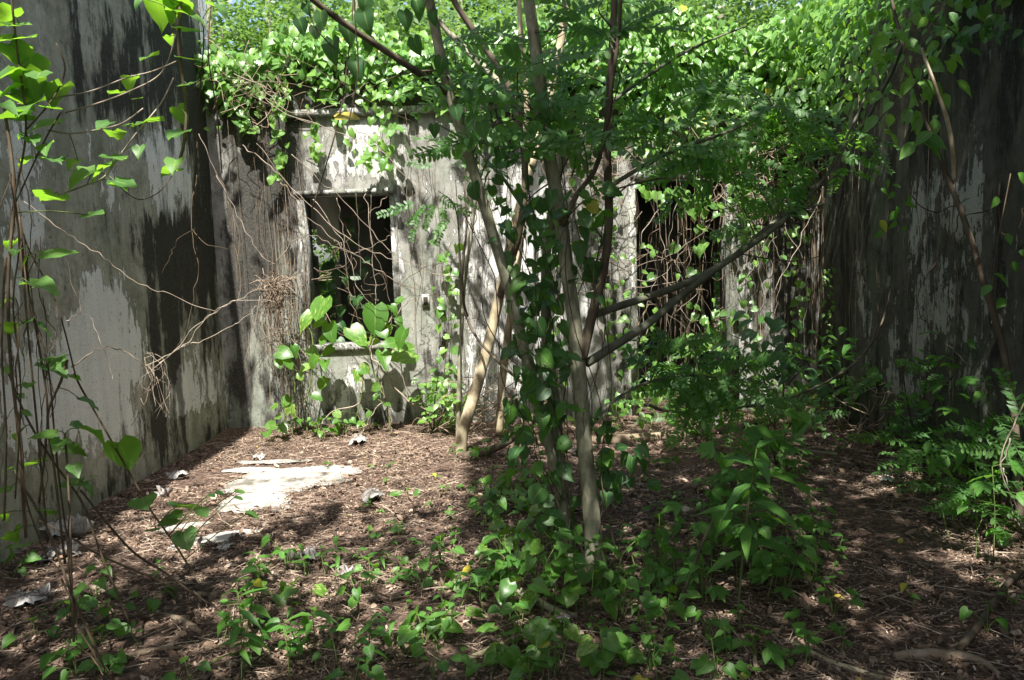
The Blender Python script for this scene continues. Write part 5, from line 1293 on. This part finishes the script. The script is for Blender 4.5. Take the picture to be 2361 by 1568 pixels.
for i, (x, y, h, k) in enumerate(((1345, 1352, .2, 'heart'), (1395, 1350, .24, 'seed'), (1420, 1335, .2, 'heart'), (1310, 1335, .22, 'seed'), (1370, 1372, .16, 'pothos'))):
    key_plant(k, x, y, h, ('heart-leaf seedling hiding the trunk foot', 'leafy seedling touching the main trunk', 'heart-leaf seedling just right of the main trunk', 'leafy seedling between the two trunk feet', 'marbled pothos directly before the main trunk')[i], 1.25)
g = G(1520, 1400)
sh = thing('leaning_shoot', 'thin brown shoot arching up through the lobed shrub', 'shoot', (g.x, g.y, 0))
tube('stem', PX([(1575, 1370, 3.2), (1620, 1250, 3.3), (1660, 1170, 3.4), (1700, 1090, 3.5), (1750, 1020, 3.6), (1780, 985, 3.7)]), [.007, .0065, .006, .005, .004, .003], 'bark_brown', sh, 6, 5)
for k in range(22):
    p = along([(1640, 1210, 3.3), (1700, 1090, 3.5), (1750, 1020, 3.6), (1800, 960, 3.8)], rnd.random())
    one_leaf(sh, rnd.choice(('ovate', 'heart')) + str(rnd.randrange(4)), 'leaf_seed', P(p[0] + rnd.uniform(-60, 60), p[1] + rnd.uniform(-40, 50), p[2]), rnd.uniform(.07, .12), (rnd.uniform(-1, 1), rnd.uniform(-.6, .3), rnd.uniform(-.7, .1)), (rnd.gauss(0, .3), -.4, 1))
# dark broad shrub in front of the far corner
ds = thing('dark_shrub', 'dark broad-leaved shrub in front of the far corner', 'shrub', tuple(G(1800, 960)))
tube('stem', PX([(1800, 965, 5.6), (1806, 900, 5.6), (1800, 830, 5.6), (1780, 760, 5.6)]), [.008, .007, .005, .003], 'bark_brown', ds, 6, 4)
tube('branch', PX([(1806, 900, 5.6), (1850, 850, 5.55), (1890, 820, 5.5)]), [.005, .004, .002], 'bark_brown', ds, 6, 4)
tube('branch', PX([(1803, 870, 5.6), (1740, 800, 5.5), (1680, 770, 5.5)]), [.005, .004, .002], 'bark_brown', ds, 6, 4)
for k in range(52):
    c0 = rnd.choice(((1800, 760), (1860, 850), (1720, 780), (1820, 820), (1770, 840), (1900, 840)))
    p = P(c0[0] + rnd.gauss(0, 34), c0[1] + rnd.gauss(0, 28), 5.55 + rnd.gauss(0, .12))
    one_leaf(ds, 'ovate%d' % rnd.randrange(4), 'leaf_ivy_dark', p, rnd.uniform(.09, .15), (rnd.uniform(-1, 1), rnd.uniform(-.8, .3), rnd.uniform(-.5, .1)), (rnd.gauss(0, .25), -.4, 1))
def shrub(label, x, y, tops, Y_, n, mtn, size, kinds):
    t = thing('leafy_shrub', label, 'shrub', tuple(G(x, y)))
    b = G(x, y); cs = []
    for (tx, ty) in tops:
        e = P(tx, ty, Y_ + rnd.uniform(-.15, .15))
        o, c = tube('branch', [Vector((b.x, b.y, 0)), (Vector((b.x, b.y, 0)) + e) / 2 + Vector((rnd.gauss(0, .05), rnd.gauss(0, .05), .06)), e], [.008, .006, .002], 'bark_brown', t, 6, 5)
        cs += c[len(c) // 3:]
    for k in range(n):
        p = rnd.choice(cs) + Vector((rnd.gauss(0, .07), rnd.gauss(0, .07), rnd.gauss(0, .05)))
        kd = rnd.choice(kinds)
        if kd == 'frond': frond_at(t, p, (rnd.uniform(-1, 1), rnd.uniform(-.8, .3), rnd.uniform(-.4, .3)), (rnd.gauss(0, .3), rnd.uniform(-1, -.2), .8), rnd.uniform(.22, .32))
        else: one_leaf(t, kd + str(rnd.randrange(3)), mtn, p, rnd.uniform(*size), (rnd.uniform(-1, 1), rnd.uniform(-.9, .3), rnd.uniform(-.5, .2)), (rnd.gauss(0, .3), rnd.uniform(-.7, 0), 1))
shrub('leafy shrub filling the corner at the end of the side wall', 1960, 985, [(1900, 800), (1960, 780), (2010, 830), (1930, 870)], 6.0, 60, 'leaf_seed', (.07, .12), ['ovate', 'ovate', 'heart'])
shrub('feathery shrub in front of the doorway foot', 1580, 985, [(1480, 820), (1560, 780), (1640, 800), (1700, 850), (1600, 870)], 5.4, 28, 'leaf_seed', (.05, .09), ['frond', 'frond', 'ovate'])
shrub('tall feathery shrub along the dark side wall', 2130, 1060, [(2080, 830), (2150, 800), (2210, 850), (2060, 930), (2180, 920)], 4.9, 52, 'leaf_seed', (.06, .1), ['frond', 'ovate', 'ovate'])
shrub('broad low shrub at the right frame edge', 2310, 1200, [(2240, 960), (2310, 930), (2350, 1010), (2260, 1060), (2190, 1060)], 4.0, 38, 'leaf_seed', (.06, .10), ['ovate', 'frond', 'ovate', 'frond'])
shrub('leafy shrub behind the lobed plants on the mid floor', 1790, 1090, [(1720, 930), (1790, 900), (1850, 950), (1700, 1000)], 4.9, 24, 'leaf_seed', (.05, .085), ['ovate', 'frond'])
shrub('sunlit bush at the wall foot by the leaning tree', 1000, 1000, [(960, 880), (1010, 870), (1050, 900)], 6.7, 50, 'leaf_ivy', (.05, .09), ['ovate', 'heart'])
# saplings with feathery leaves against the pale wall
fs = thing('feathery_sapling', 'bright feathery fronds in front of the streaked pier', 'sapling', tuple(G(1065, 1000)))
fst, fc = tube('stem', PX([(1065, 1000, 6.6), (1062, 800, 6.3), (1060, 600, 6.1), (1050, 480, 6.0), (1010, 440, 5.9)]), [.008, .007, .006, .005, .003], 'bark_green', fs, 6, 5)
for (x, y, dx, dz) in ((985, 470, -1, -.9), (1000, 465, -.4, -1), (1020, 470, 0.1, -1), (960, 465, -1, -.3), (1010, 450, .6, -.5), (1040, 500, -.8, -.6), (970, 480, -.6, -1.1), (1050, 450, .8, -.3), (1000, 385, -1, .2), (1040, 380, .9, .1), (1020, 350, .3, .7), (1060, 420, .8, .4), (1040, 330, -.7, .3), (1100, 440, .8, -.2)):
    frond_at(fs, P(x, y, 5.95), (dx, rnd.uniform(-.4, .1), dz), (rnd.gauss(0, .2), -.8, .6), rnd.uniform(.2, .3))
for (x, y, Y_) in ((1030, 440, 5.95),):
    pass

for (zone, kind), lst in PLANTS.items():
    if zone == '_key': continue
    lst.sort(key=lambda o: (proj(o['_base']) or (0, 0))[0])
    for i, o in enumerate(lst):
        if len(lst) == 1: o['label'] = '%s %s' % (KW[kind], zone)
        else: o['label'] = '%s %s, %s from the left' % (KW[kind], zone, ORD[min(i, 24)])
        o['group'] = '%ss %s' % (KW[kind], zone)

# ------------------------------------------------------------------ dry curled leaves
def dry_leaf(x, y, w, label, flat=0.5, rot=None, cup=1, seed=0):
    g = G(x, y)
    d = math.dist((0, 0), (g.x, g.y))
    R_ = w / F * math.hypot(d, CAM_H) * 0.47
    r = random.Random(seed)
    nrib = 8
    V = []; Fq = []; NT = 32; NR = 7
    ribs = []
    def hgt(t, a):
        fold = 0.07 * math.cos(nrib * a) * t
        curl = cup * flat * 0.75 * (t ** 2.2) * (0.8 + 0.5 * math.sin(2 * a + seed)) * (-1 if cup < 0 else 1) * 1.0
        crum = 0.10 * math.sin(5 * a + seed * 3 + t * 6) * t + 0.06 * math.sin(11 * a + t * 9)
        return fold + abs(curl) * (1 if cup > 0 else -1) + crum
    for i in range(NR + 1):
        t = i / NR
        for j in range(NT):
            a = 2 * math.pi * j / NT
            rr = t * (1 - 0.20 * (1 - math.cos(nrib * a)) * t) * (1 - 0.35 * flat * t * (0.6 + .4 * math.sin(2 * a + seed)))
            V.append((R_ * rr * math.cos(a) * 1.15, R_ * rr * math.sin(a) * 0.85, R_ * hgt(t, a)))
    V = np.array(V)
    V[:, 2] -= V[:, 2].min()
    for i in range(NR):
        for j in range(NT):
            a = i * NT + j; b = i * NT + (j + 1) % NT
            Fq.append((a, b, b + NT, a + NT))
    rt = rot if rot is not None else r.random() * 6.28
    V = rotz(V, rt)
    base = Vector((g.x, g.y, gz(g.x, g.y) + 0.004))
    t_ = thing('dry_leaf', label, 'dead leaf', tuple(base), 'curled dry grey leaves on the floor')
    bl = link('blade', mesh_np('dry_blade', V, np.array(Fq), M['dry']), t_, loc=base)
    lst = []
    for k in range(nrib):
        j = int(round(k * NT / nrib)) % NT
        pts = [Vector(V[i * NT + j]) + Vector((0, 0, .0025)) for i in (0, 2, 4, 6)]
        lst.append((pts, .0022))
    o = tubes_joined('ribs', lst, 'dry_rib', bl, 4, 2); o.location = (0, 0, 0); o['kind'] = 'stuff'
DRY = [(410, 1108, 52, 'pale dry leaf lying dome up near the peeling wall', .5, -1), (378, 1148, 46, 'small curled dry leaf at the wall foot', .9, 1), (860, 1155, 78, 'bright curled dry leaf at the centre of the litter', .6, -1), (826, 1024, 66, 'white dry leaf below the window', .5, -1), (672, 1288, 52, 'rolled grey leaf, left one of the sunny pair', .9, 1), (714, 1290, 62, 'rolled grey leaf, right one of the sunny pair', .8, -1), (598, 1058, 38, 'little pale leaf on the floor behind the bare patch', .5, -1), (522, 1264, 52, 'flat pale leaf in the sun before the bare patch', .3, -1), (190, 1240, 82, 'large curled dry leaf showing its dark hollow inside', 1.0, 1), (130, 1250, 70, 'pale crumpled leaf beside the dark hollow one', .8, -1), (150, 1285, 80, 'shredded grey leaf in front of the hollow one', .6, 1), (60, 1400, 90, 'flattened grey leaf heap at the frame edge', .4, -1), (95, 1385, 70, 'torn pale leaf lying on the grey heap', .4, 1), (100, 1300, 60, 'dull dry leaf under the vine stems', .6, 1), (805, 1325, 55, 'small brownish crumpled leaf among the seedlings', .8, 1), (1335, 1052, 50, 'white dry leaf behind the middle trunks', .5, -1), (1640, 985, 60, 'grey dry leaf below the far branch', .7, -1), (2045, 1112, 40, 'small white leaf in the far right sun fleck', .4, -1), (1300, 1440, 45, 'dull curled leaf before the trunk foot', .6, -1)]
for i, (x, y, w, lb, fl, cp) in enumerate(DRY):
    dry_leaf(x, y, w, lb, fl, None, cp, i + 1)

# ------------------------------------------------------------------ sticks and the fallen log
def stick(label, pts, r, mtn='stick', name='fallen_stick', lift=0.0, cat='stick'):
    q = []
    for (x, y) in pts:
        g = G(x, y, 0.01); q.append(Vector((g.x, g.y, gz(g.x, g.y) + (r if isinstance(r, float) else r[0]) * 0.8 + lift)))
    o, c = tube(name, q, r, mtn, None, 7, 4, 0.2, len(q))
    return tag(o, label, cat)
lg = stick('grey fallen log lying on the far litter', [(1360, 1020), (1450, 1018), (1540, 1010), (1620, 1002), (1700, 988), (1790, 965)], [.035, .05, .052, .046, .036, .022], 'stick', 'fallen_log', 0, 'log')
def cst(pts, ox, oy):
    return [(ox + a * .2941, oy + b * .2941) for (a, b) in pts]
stick('long pale stick behind the curled leaf at the centre', cst([(980, 1120), (1080, 1090), (1280, 1100), (1450, 1080), (1660, 1020)], 576.5, 807), .010)
stick('thin brown twig on the far litter before the leaning tree', cst([(800, 790), (1100, 840), (1320, 910)], 576.5, 807), .008)
stick('short broken stick on the mid litter', cst([(1085, 945), (1140, 970), (1190, 1000)], 576.5, 807), .012)
stick('long dark stick crossing the pale floor patch', cst([(-200, 1050), (0, 970), (200, 965), (640, 960)], 576.5, 807), .007)
stick('bleached curved branch near the bottom edge', cst([(700, 1510), (820, 1440), (900, 1410), (1100, 1350), (1280, 1320), (1480, 1300), (1650, 1270)], 0, 1106.6), [.010, .015, .015, .014, .011, .008, .005])
stick('chunky broken branch half hidden by leaves', cst([(700, 830), (760, 862), (810, 880), (870, 916)], 0, 1106.6), [.012, .014, .013, .008])
stick('peeling dead branch stub near the narrow-leaf plant', cst([(1290, 1060), (1420, 1100), (1500, 1150), (1575, 1200)], 0, 1106.6), [.010, .014, .015, .010])
stick('thin straight stick pointing at the sunny leaves', cst([(1900, 550), (2010, 600), (2140, 650)], 0, 1106.6), .008)
stick('curved woody stem rising at the right frame edge', cst([(2260, 660), (2148, 760), (2000, 880), (1880, 1080), (1760, 1240), (1640, 1380)], 1729, 1106.6), [.010, .012, .013, .014, .014, .013], 'bark_brown', lift=.03)
stick('flat grey branch beside the curved stem foot', cst([(1130, 1390), (1300, 1375), (1500, 1380), (1700, 1400), (1850, 1450), (1950, 1540)], 1729, 1106.6), [.016, .022, .023, .018, .014, .008])
stick('slanting vine root running off the bottom edge', cst([(330, 1270), (460, 1340), (600, 1410), (850, 1500), (1130, 1568), (1300, 1600)], 1729, 1106.6), .011, 'bark_pale')
stick('pale stick in the lit litter at the right', cst([(1840, 850), (1940, 830), (2060, 805)], 1729, 1106.6), .010)
stick('thin kinked cane on the shaded floor', cst([(340, 520), (400, 650), (480, 810), (560, 940), (640, 1040), (750, 1145)], 1729, 1106.6), .006)
stick('short stick among the far right litter', cst([(250, 800), (400, 790), (560, 810), (690, 820)], 1729, 807), .012)
stick('second short stick beside the far right one', cst([(420, 780), (520, 770), (630, 785)], 1729, 807), .010)
stick('straight bleached twig on the mid floor behind the trunk', cst([(1000, 1060), (1060, 1030), (1130, 980)], 1153, 807), .010)
stick('long twig on the mid floor right of the trunk', cst([(1040, 1130), (1200, 1100), (1380, 1060), (1550, 1060), (1720, 960)], 1153, 807), .007)
stick('dark twig by the foot of the trunk', cst([(960, 1000), (1080, 1150), (1250, 1210), (1480, 1225)], 1153, 807), .008)
stick('pale stick in front of the glossy pothos patch', cst([(10, 1390), (120, 1415), (320, 1430)], 1153, 807), .009)
r2 = thing('surface_root', 'knotted surface root left of the trunk foot', 'root', tuple(G(1250, 1370)))
tube('root', [Vector((*G(x, y).xy, gz(*G(x, y).xy) + .012)) for (x, y) in ((1180, 1345), (1200, 1372), (1240, 1395), (1290, 1420), (1330, 1430))], [.014, .018, .018, .015, .01], 'bark', r2, 7, 4, .2)
r3 = thing('surface_root', 'pale root slanting to the bottom edge left of the trunk', 'root', tuple(G(1140, 1490)))
tube('root', [Vector((*G(x, y).xy, gz(*G(x, y).xy) + .012)) for (x, y) in ((1060, 1530), (1130, 1505), (1190, 1478), (1250, 1450), (1300, 1425))], [.008, .012, .013, .012, .01], 'bark_pale', r3, 7, 4, .2)

# ------------------------------------------------------------------ litter
def litter(name, label, n, tpl_list, size, flat, mtn, yr=(2.1, BY - .02), avoid=True, power=1.6):
    pos = np.zeros((0, 3))
    while len(pos) < n:
        k = n * 2
        y = yr[0] + (yr[1] - yr[0]) * rng.random(k) ** power
        x = LX + .02 + (RX - LX - .04) * rng.random(k)
        okm = np.abs(x) < 0.72 * y + 0.5
        dens = np.clip(0.15 + 2.6 * (fbm(x * 1.7, y * 1.7, 4, 51) - 0.3), 0.08, 1)
        okm &= rng.random(k) < dens
        if avoid:
            s_ = slab_field(x, y)
            okm &= (s_ < -0.12) | (rng.random(k) < 0.75 * (s_ < 0.06) + 0.22 * (s_ < 0.16) + 0.05 * (s_ < 0.35) + 0.01)
        x, y = x[okm], y[okm]
        z = ground_z(x, y) + np.minimum(0.06, 0.05 * np.exp(-np.maximum(0, x - LX) / 0.12) + 0.05 * np.exp(-np.maximum(0, RX - x) / 0.2) + 0.05 * np.exp(-np.maximum(0, BY - y) / 0.15))
        s_ = smooth(-0.15, 0.1, slab_field(x, y))
        z = z * (1 - s_) + 0.009 * s_ + 0.006 + rng.random(len(x)) * 0.012
        pos = np.concatenate([pos, np.stack([x, y, z], -1)])
    pos = pos[:n]
    a = rng.random(n) * 6.283
    d = np.stack([np.cos(a), np.sin(a), rng.normal(0, flat, n)], -1)
    nr = np.stack([rng.normal(0, flat, n), rng.normal(0, flat, n), np.ones(n)], -1)
    sz = rng.uniform(size[0], size[1], n)
    m = frames(pos, d, nr, sz)
    V, Fx, C = merge_tpl([T[t] for t in tpl_list], m, rng.integers(0, len(tpl_list), n), np.clip(rng.normal(.46, .30, n), 0, 1))
    o = link(name, mesh_np(name, V, Fx, M[mtn], C))
    return tag(o, label, 'litter', kind='stuff')
T['flake'] = (np.array([(0, 0, 0), (-.22, .35, .10), (.22, .4, .06), (0, 1, .12)], float), np.array([(0, 2, 3, 1)]), np.array([(0, 0, 0), (1, .5, 0), (1, .5, 0), (0, 1, 0)], float))
T['curl'] = (np.array([(-.16, 0, .10), (0, 0, 0), (.16, 0, .12), (-.24, .5, .2), (0, .5, .05), (.24, .5, .16), (-.1, 1, .28), (0, 1, .2), (.1, 1, .3)], float), np.array([(0, 1, 4, 3), (1, 2, 5, 4), (3, 4, 7, 6), (4, 5, 8, 7)]), np.ones((9, 3)))
T['needle'] = (np.array([(-.014, 0, 0), (.014, 0, 0), (0, 0, .022), (-.004, .5, .015), (.022, .5, .015), (0.009, .5, .036), (-.03, 1, 0), (-.008, 1, 0), (-.018, 1, .018)], float), np.array([(0, 2, 5, 3), (2, 1, 4, 5), (3, 5, 8, 6), (5, 4, 7, 8)]), np.ones((9, 3)))
litter('leaf_litter', 'brown fallen leaf litter covering the whole floor', 110000, ['flake', 'flake', 'curl'], (.006, .023), .4, 'litter')
litter('leaf_litter', 'larger curled brown leaves among the near litter', 4200, ['curl', 'ovate0', 'ovate3', 'ovate1', 'lance2', 'heart3'], (.022, .062), .45, 'litter', (2.1, 6.5), True, 1.7)
litter('twig_litter', 'fine broken twigs and rachises strewn over the floor', 22000, ['needle'], (.025, .14), .12, 'twig')
fl = litter('fallen_leaves', 'few yellow fallen leaves dotted over the shaded floor', 90, ['ovate0', 'ovate1'], (.03, .055), .25, 'leaf_yellow', (2.2, 7.0))

# ------------------------------------------------------------------ trees around, unseen canopy above shaped to throw shade
LITG = [(650, 1120, 200, 75, .97), (500, 1240, 230, 70, .93), (620, 1320, 330, 45, .75), (800, 1012, 320, 34, .92), (920, 1240, 170, 80, .6), (900, 1440, 340, 70, .72), (600, 1460, 160, 90, .62), (170, 1320, 150, 60, .55), (1350, 1010, 260, 45, .8), (1560, 1060, 220, 45, .5), (2050, 1115, 70, 26, .85), (2270, 1245, 120, 70, .9), (2230, 1335, 70, 30, .75), (300, 1500, 260, 70, .4), (1120, 1200, 90, 60, .5), (1130, 1340, 200, 60, .4), (1350, 1300, 120, 60, .3), (60, 1480, 90, 70, .5), (1500, 1240, 120, 40, .3), (1900, 1000, 120, 40, .35)]
LITW = [(620, 430, 90, 100, .6), (620, 860, 120, 190, .85), (800, 370, 140, 110, .92), (800, 910, 260, 120, .9), (930, 650, 70, 270, .75), (1150, 650, 170, 280, .92), (1380, 620, 100, 270, .72), (1560, 360, 300, 130, .75), (900, 190, 520, 150, .97), (1650, 150, 400, 170, .93), (1800, 900, 110, 90, .65), (1850, 600, 70, 170, .5), (560, 620, 50, 160, .3), (1600, 500, 130, 120, .5), (700, 650, 80, 300, .55)]
def lit_prob(P3):
    """for canopy points (n,3): how open the sky should be, from where their shadow lands"""
    s = np.array(SUN)
    t_g = P3[:, 2] / s[2]
    t_b = (BY - P3[:, 1]) / (-s[1])
    t_l = (RX - P3[:, 0]) / (-s[0])
    out = np.zeros(len(P3))
    for i in range(len(P3)):
        if t_b[i] < t_g[i] and t_b[i] > 0:
            h = P3[i] - s * t_b[i]; lst = LITW
            if h[2] > 3.5: h[2] = 3.5
        else:
            h = P3[i] - s * t_g[i]; lst = LITG
        if not (LX - .1 < h[0] < RX + .1): out[i] = 0.0; continue
        q = proj(h)
        if q is None: continue
        m_ = 0
        for (cx, cy, rx, ry, v_) in lst:
            dd = ((q[0] - cx) / rx) ** 2 + ((q[1] - cy) / ry) ** 2
            if dd < 1.6: m_ = max(m_, v_ * (1 if dd < 0.8 else (1.6 - dd) / 0.8))
        out[i] = m_
    return out

N_ = 72000  # unseen canopy leaves, gaps shaped to let sun onto chosen patches
pts = np.stack([rng.uniform(-4.2, 5.4, N_), rng.uniform(-2.6, 7.6, N_), rng.uniform(4.4, 6.6, N_)], -1)
vis = pts[:, 2] < 1.5 + .37 * np.maximum(pts[:, 1], 0) + .25
lp = lit_prob(pts) * 0.95
cl_ = fbm(pts[:, 0] * 1.3, pts[:, 1] * 1.3, 3, 61)
keep = (~vis) & (rng.random(N_) > lp) & (cl_ + 0.12 * rng.random(N_) > np.where((pts[:, 0] > 0.2) & (pts[:, 1] < 4.2), 0.22, 0.37))
keep &= ~((pts[:, 0] < -0.6) & (pts[:, 1] > 1.3) & (rng.random(N_) < 0.95))
tt = (pts[:, 2] - 3.35) / SUN.z
hx = pts[:, 0] - SUN.x * tt; hy = pts[:, 1] - SUN.y * tt
keep &= ~((hx > 0.8) & (hx < 3.3) & (hy > 5.0) & (hy < 8.5) & (rng.random(N_) < 0.9))
pts = pts[keep]
nb = 26000  # foliage added behind the viewpoint and outside right to block sky light
fill = np.concatenate([np.stack([rng.uniform(-7, 7, nb), rng.uniform(-5.5, -3.0, nb), rng.uniform(0.3, 7.5, nb)], -1),
                       np.stack([rng.uniform(3.3, 6.0, nb // 2), rng.uniform(-3, 7.5, nb // 2), rng.uniform(3.6, 7.0, nb // 2)], -1)])
fill = fill[fbm(fill[:, 0] * .9 + fill[:, 1] * .5, fill[:, 2] * .9, 3, 67) > 0.36]
pts = np.concatenate([pts, fill])
crowns = [(mt, (0.3, 3.9), 'main'), (st, (2.2, 4.3), 'sap')]
over = []
for (lb, bx, by, zt) in (('unseen tall shade tree outside the peeling wall', -4.0, 1.2, 5.2), ('unseen tall shade tree outside the dark side wall', 4.2, 1.6, 5.2), ('unseen shade tree added behind the viewpoint to block sky light', 0.6, -4.4, 5.0), ('unseen spreading tree added behind the viewpoint near the peeling wall', -4.6, -4.2, 5.0), ('unseen spreading tree added behind the viewpoint near the dark wall', 5.0, -4.2, 5.0), ('unseen tall shade tree beyond the far corner', 4.4, 6.0, 5.2)):
    t = thing('unseen_shade_tree', lb, 'tree', (bx, by, 0))  # out of view, carries the foliage that shades the court
    tube('trunk', [(bx, by, -0.1), (bx + .1, by, 1.8), (bx - .05, by + .1, 3.6), (bx, by, zt), (bx * .8, by + .3, zt + 1.2)], [.16, .13, .11, .09, .04], 'bark', t, 10, 4)
    for k in range(6):
        a = k * 1.05 + bx
        tube('limb', [(bx, by, zt - .8), (bx + 0.9 * math.cos(a), by + .9 * math.sin(a), zt + .1), (bx + 2.0 * math.cos(a), by + 2.0 * math.sin(a), zt + .7)], [.05, .035, .012], 'bark', t, 6, 4)
    crowns.append((t, (bx, by), 'tree'))
cc = np.array([c[1] for c in crowns])
own = np.argmin(((pts[:, None, :2] - cc[None]) ** 2).sum(-1), 1)
for i, (t, c, k) in enumerate(crowns):
    p = pts[own == i]
    if len(p) == 0: continue
    n = len(p); a = rng.random(n) * 6.283
    d = np.stack([np.cos(a), np.sin(a), rng.normal(-.2, .3, n)], -1); nr = np.stack([rng.normal(0, .45, n), rng.normal(0, .45, n), np.ones(n)], -1)
    m = frames(p, d, nr, rng.uniform(.10, .17, n))
    V, Fx, C = merge_tpl([T['diam']], m, np.zeros(n, int), rng.random(n))
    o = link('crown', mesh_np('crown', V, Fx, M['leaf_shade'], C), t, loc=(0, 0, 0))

def bg_tree(label, bx, by, h, rx, rz, n, size, mtn='leaf_crown', cz=None, seed=0):
    t = thing('background_tree', label, 'tree', (bx, by, 0))
    r = np.random.default_rng(seed + 100)
    cz = h * .62 if cz is None else cz
    tube('trunk', [(bx, by, -.1), (bx + .1, by, h * .3), (bx - .1, by + .1, h * .6), (bx, by, h * .9)], [.14, .11, .08, .03], 'bark', t, 8, 4)
    K = 44
    cen = r.normal(0, 1, (K, 3)); cen /= np.linalg.norm(cen, axis=1, keepdims=True)
    cen *= (r.random((K, 1)) ** .4)
    cen = cen * np.array([rx, rx, rz]) * .85 + np.array([bx, by, cz])
    for k in range(6):
        c = cen[k]
        tube('limb', [(bx, by, h * .35), ((bx + c[0]) / 2, (by + c[1]) / 2, (h * .4 + c[2]) / 2 + .2), tuple(c)], [.05, .03, .01], 'bark', t, 5, 3)
    q = cen[r.integers(0, K, n)] + r.normal(0, 1, (n, 3)) * np.array([rx, rx, rz]) * .13
    a = r.random(n) * 6.283
    d = np.stack([np.cos(a), np.sin(a), r.normal(-.25, .35, n)], -1); nr = np.stack([r.normal(0, .9, n), r.normal(0, .9, n), r.normal(.8, .6, n)], -1)
    m = frames(q, d, nr, r.uniform(size[0], size[1], n))
    V, Fx, C = merge_tpl([T['diam']], m, np.zeros(n, int), r.random(n))
    link('crown', mesh_np('crown', V, Fx, M[mtn], C), t, loc=(0, 0, 0))
BG = [('bright leafy tree rising behind the tall corner', -3.7, 10.4, 6.0, 1.5, 1.9, 6500, (.06, .11), 'leaf_crown'),
      ('bushy yellow-green tree right behind the wall top', -1.7, 9.9, 5.6, 1.5, 1.5, 5500, (.07, .13), 'leaf_crown'),
      ('bushy bright tree right behind the wall between the stems', 0.4, 10.0, 5.6, 1.4, 1.5, 5500, (.07, .13), 'leaf_crown'),
      ('wide hazy tree far behind the corner', -3.2, 21.0, 9.5, 3.2, 3.6, 7000, (.10, .2), 'leaf_crown'),
      ('wide hazy tree far behind the stems', 1.0, 22.0, 9.5, 3.4, 3.8, 7000, (.10, .2), 'leaf_crown'),
      ('wide hazy tree far behind the right corner', 6.0, 22.0, 9.5, 3.4, 3.8, 7000, (.10, .2), 'leaf_crown'),
      ('airy light green tree behind the wall near the tall corner', -2.6, 11.5, 6.5, 1.9, 2.4, 6500, (.06, .12), 'leaf_crown'),
      ('fine-leaved tree behind the ledge above the window', -0.6, 12.5, 6.5, 1.8, 2.3, 6500, (.06, .12), 'leaf_crown'),
      ('leafy tree behind the wall over the leaning trunk', 1.2, 11.0, 6.0, 1.6, 2.0, 7000, (.07, .13), 'leaf_crown'),
      ('dense tree behind the doorway creeper', 3.0, 10.8, 6.0, 1.7, 2.0, 7500, (.07, .13), 'leaf_crown'),
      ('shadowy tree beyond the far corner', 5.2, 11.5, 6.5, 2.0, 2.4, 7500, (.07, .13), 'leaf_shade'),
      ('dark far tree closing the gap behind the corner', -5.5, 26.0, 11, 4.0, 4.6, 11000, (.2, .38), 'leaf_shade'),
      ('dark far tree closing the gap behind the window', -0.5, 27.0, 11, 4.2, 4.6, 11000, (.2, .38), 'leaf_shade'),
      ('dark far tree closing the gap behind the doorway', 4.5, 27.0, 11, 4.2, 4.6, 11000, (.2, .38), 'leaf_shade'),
      ('tall farther tree showing sky gaps near the corner', -4.4, 15.5, 8.5, 2.4, 3.2, 5200, (.08, .15), 'leaf_crown'),
      ('tall farther tree in the middle of the gap', -1.2, 17.0, 8.5, 2.4, 3.2, 5200, (.08, .15), 'leaf_crown'),
      ('tall farther tree over the doorway side', 2.4, 16.5, 9.0, 2.6, 3.2, 6500, (.08, .15), 'leaf_crown'),
      ('tall farther tree at the far right', 6.6, 16.0, 9.0, 2.6, 3.2, 6000, (.08, .15), 'leaf_shade'),
      ('low sunny bush seen through the window gap', -2.9, 11.2, 2.6, 1.1, 1.1, 3500, (.07, .13), 'leaf_crown'),
      ('low sunny bush seen through the doorway gap', 2.6, 11.2, 2.6, 1.1, 1.1, 3500, (.07, .13), 'leaf_crown')]
for i, (lb, bx, by, h, rx, rz, n, sz, mn) in enumerate(BG):
    bg_tree(lb, bx, by, h, rx, rz, n, sz, mn, None if h > 3 else 1.2, i)
for o in bpy.data.objects:
    if '_base' in o: del o['_base']
print('objects', len(bpy.data.objects), 'tris', sum(len(m.polygons) * 2 for m in bpy.data.meshes))
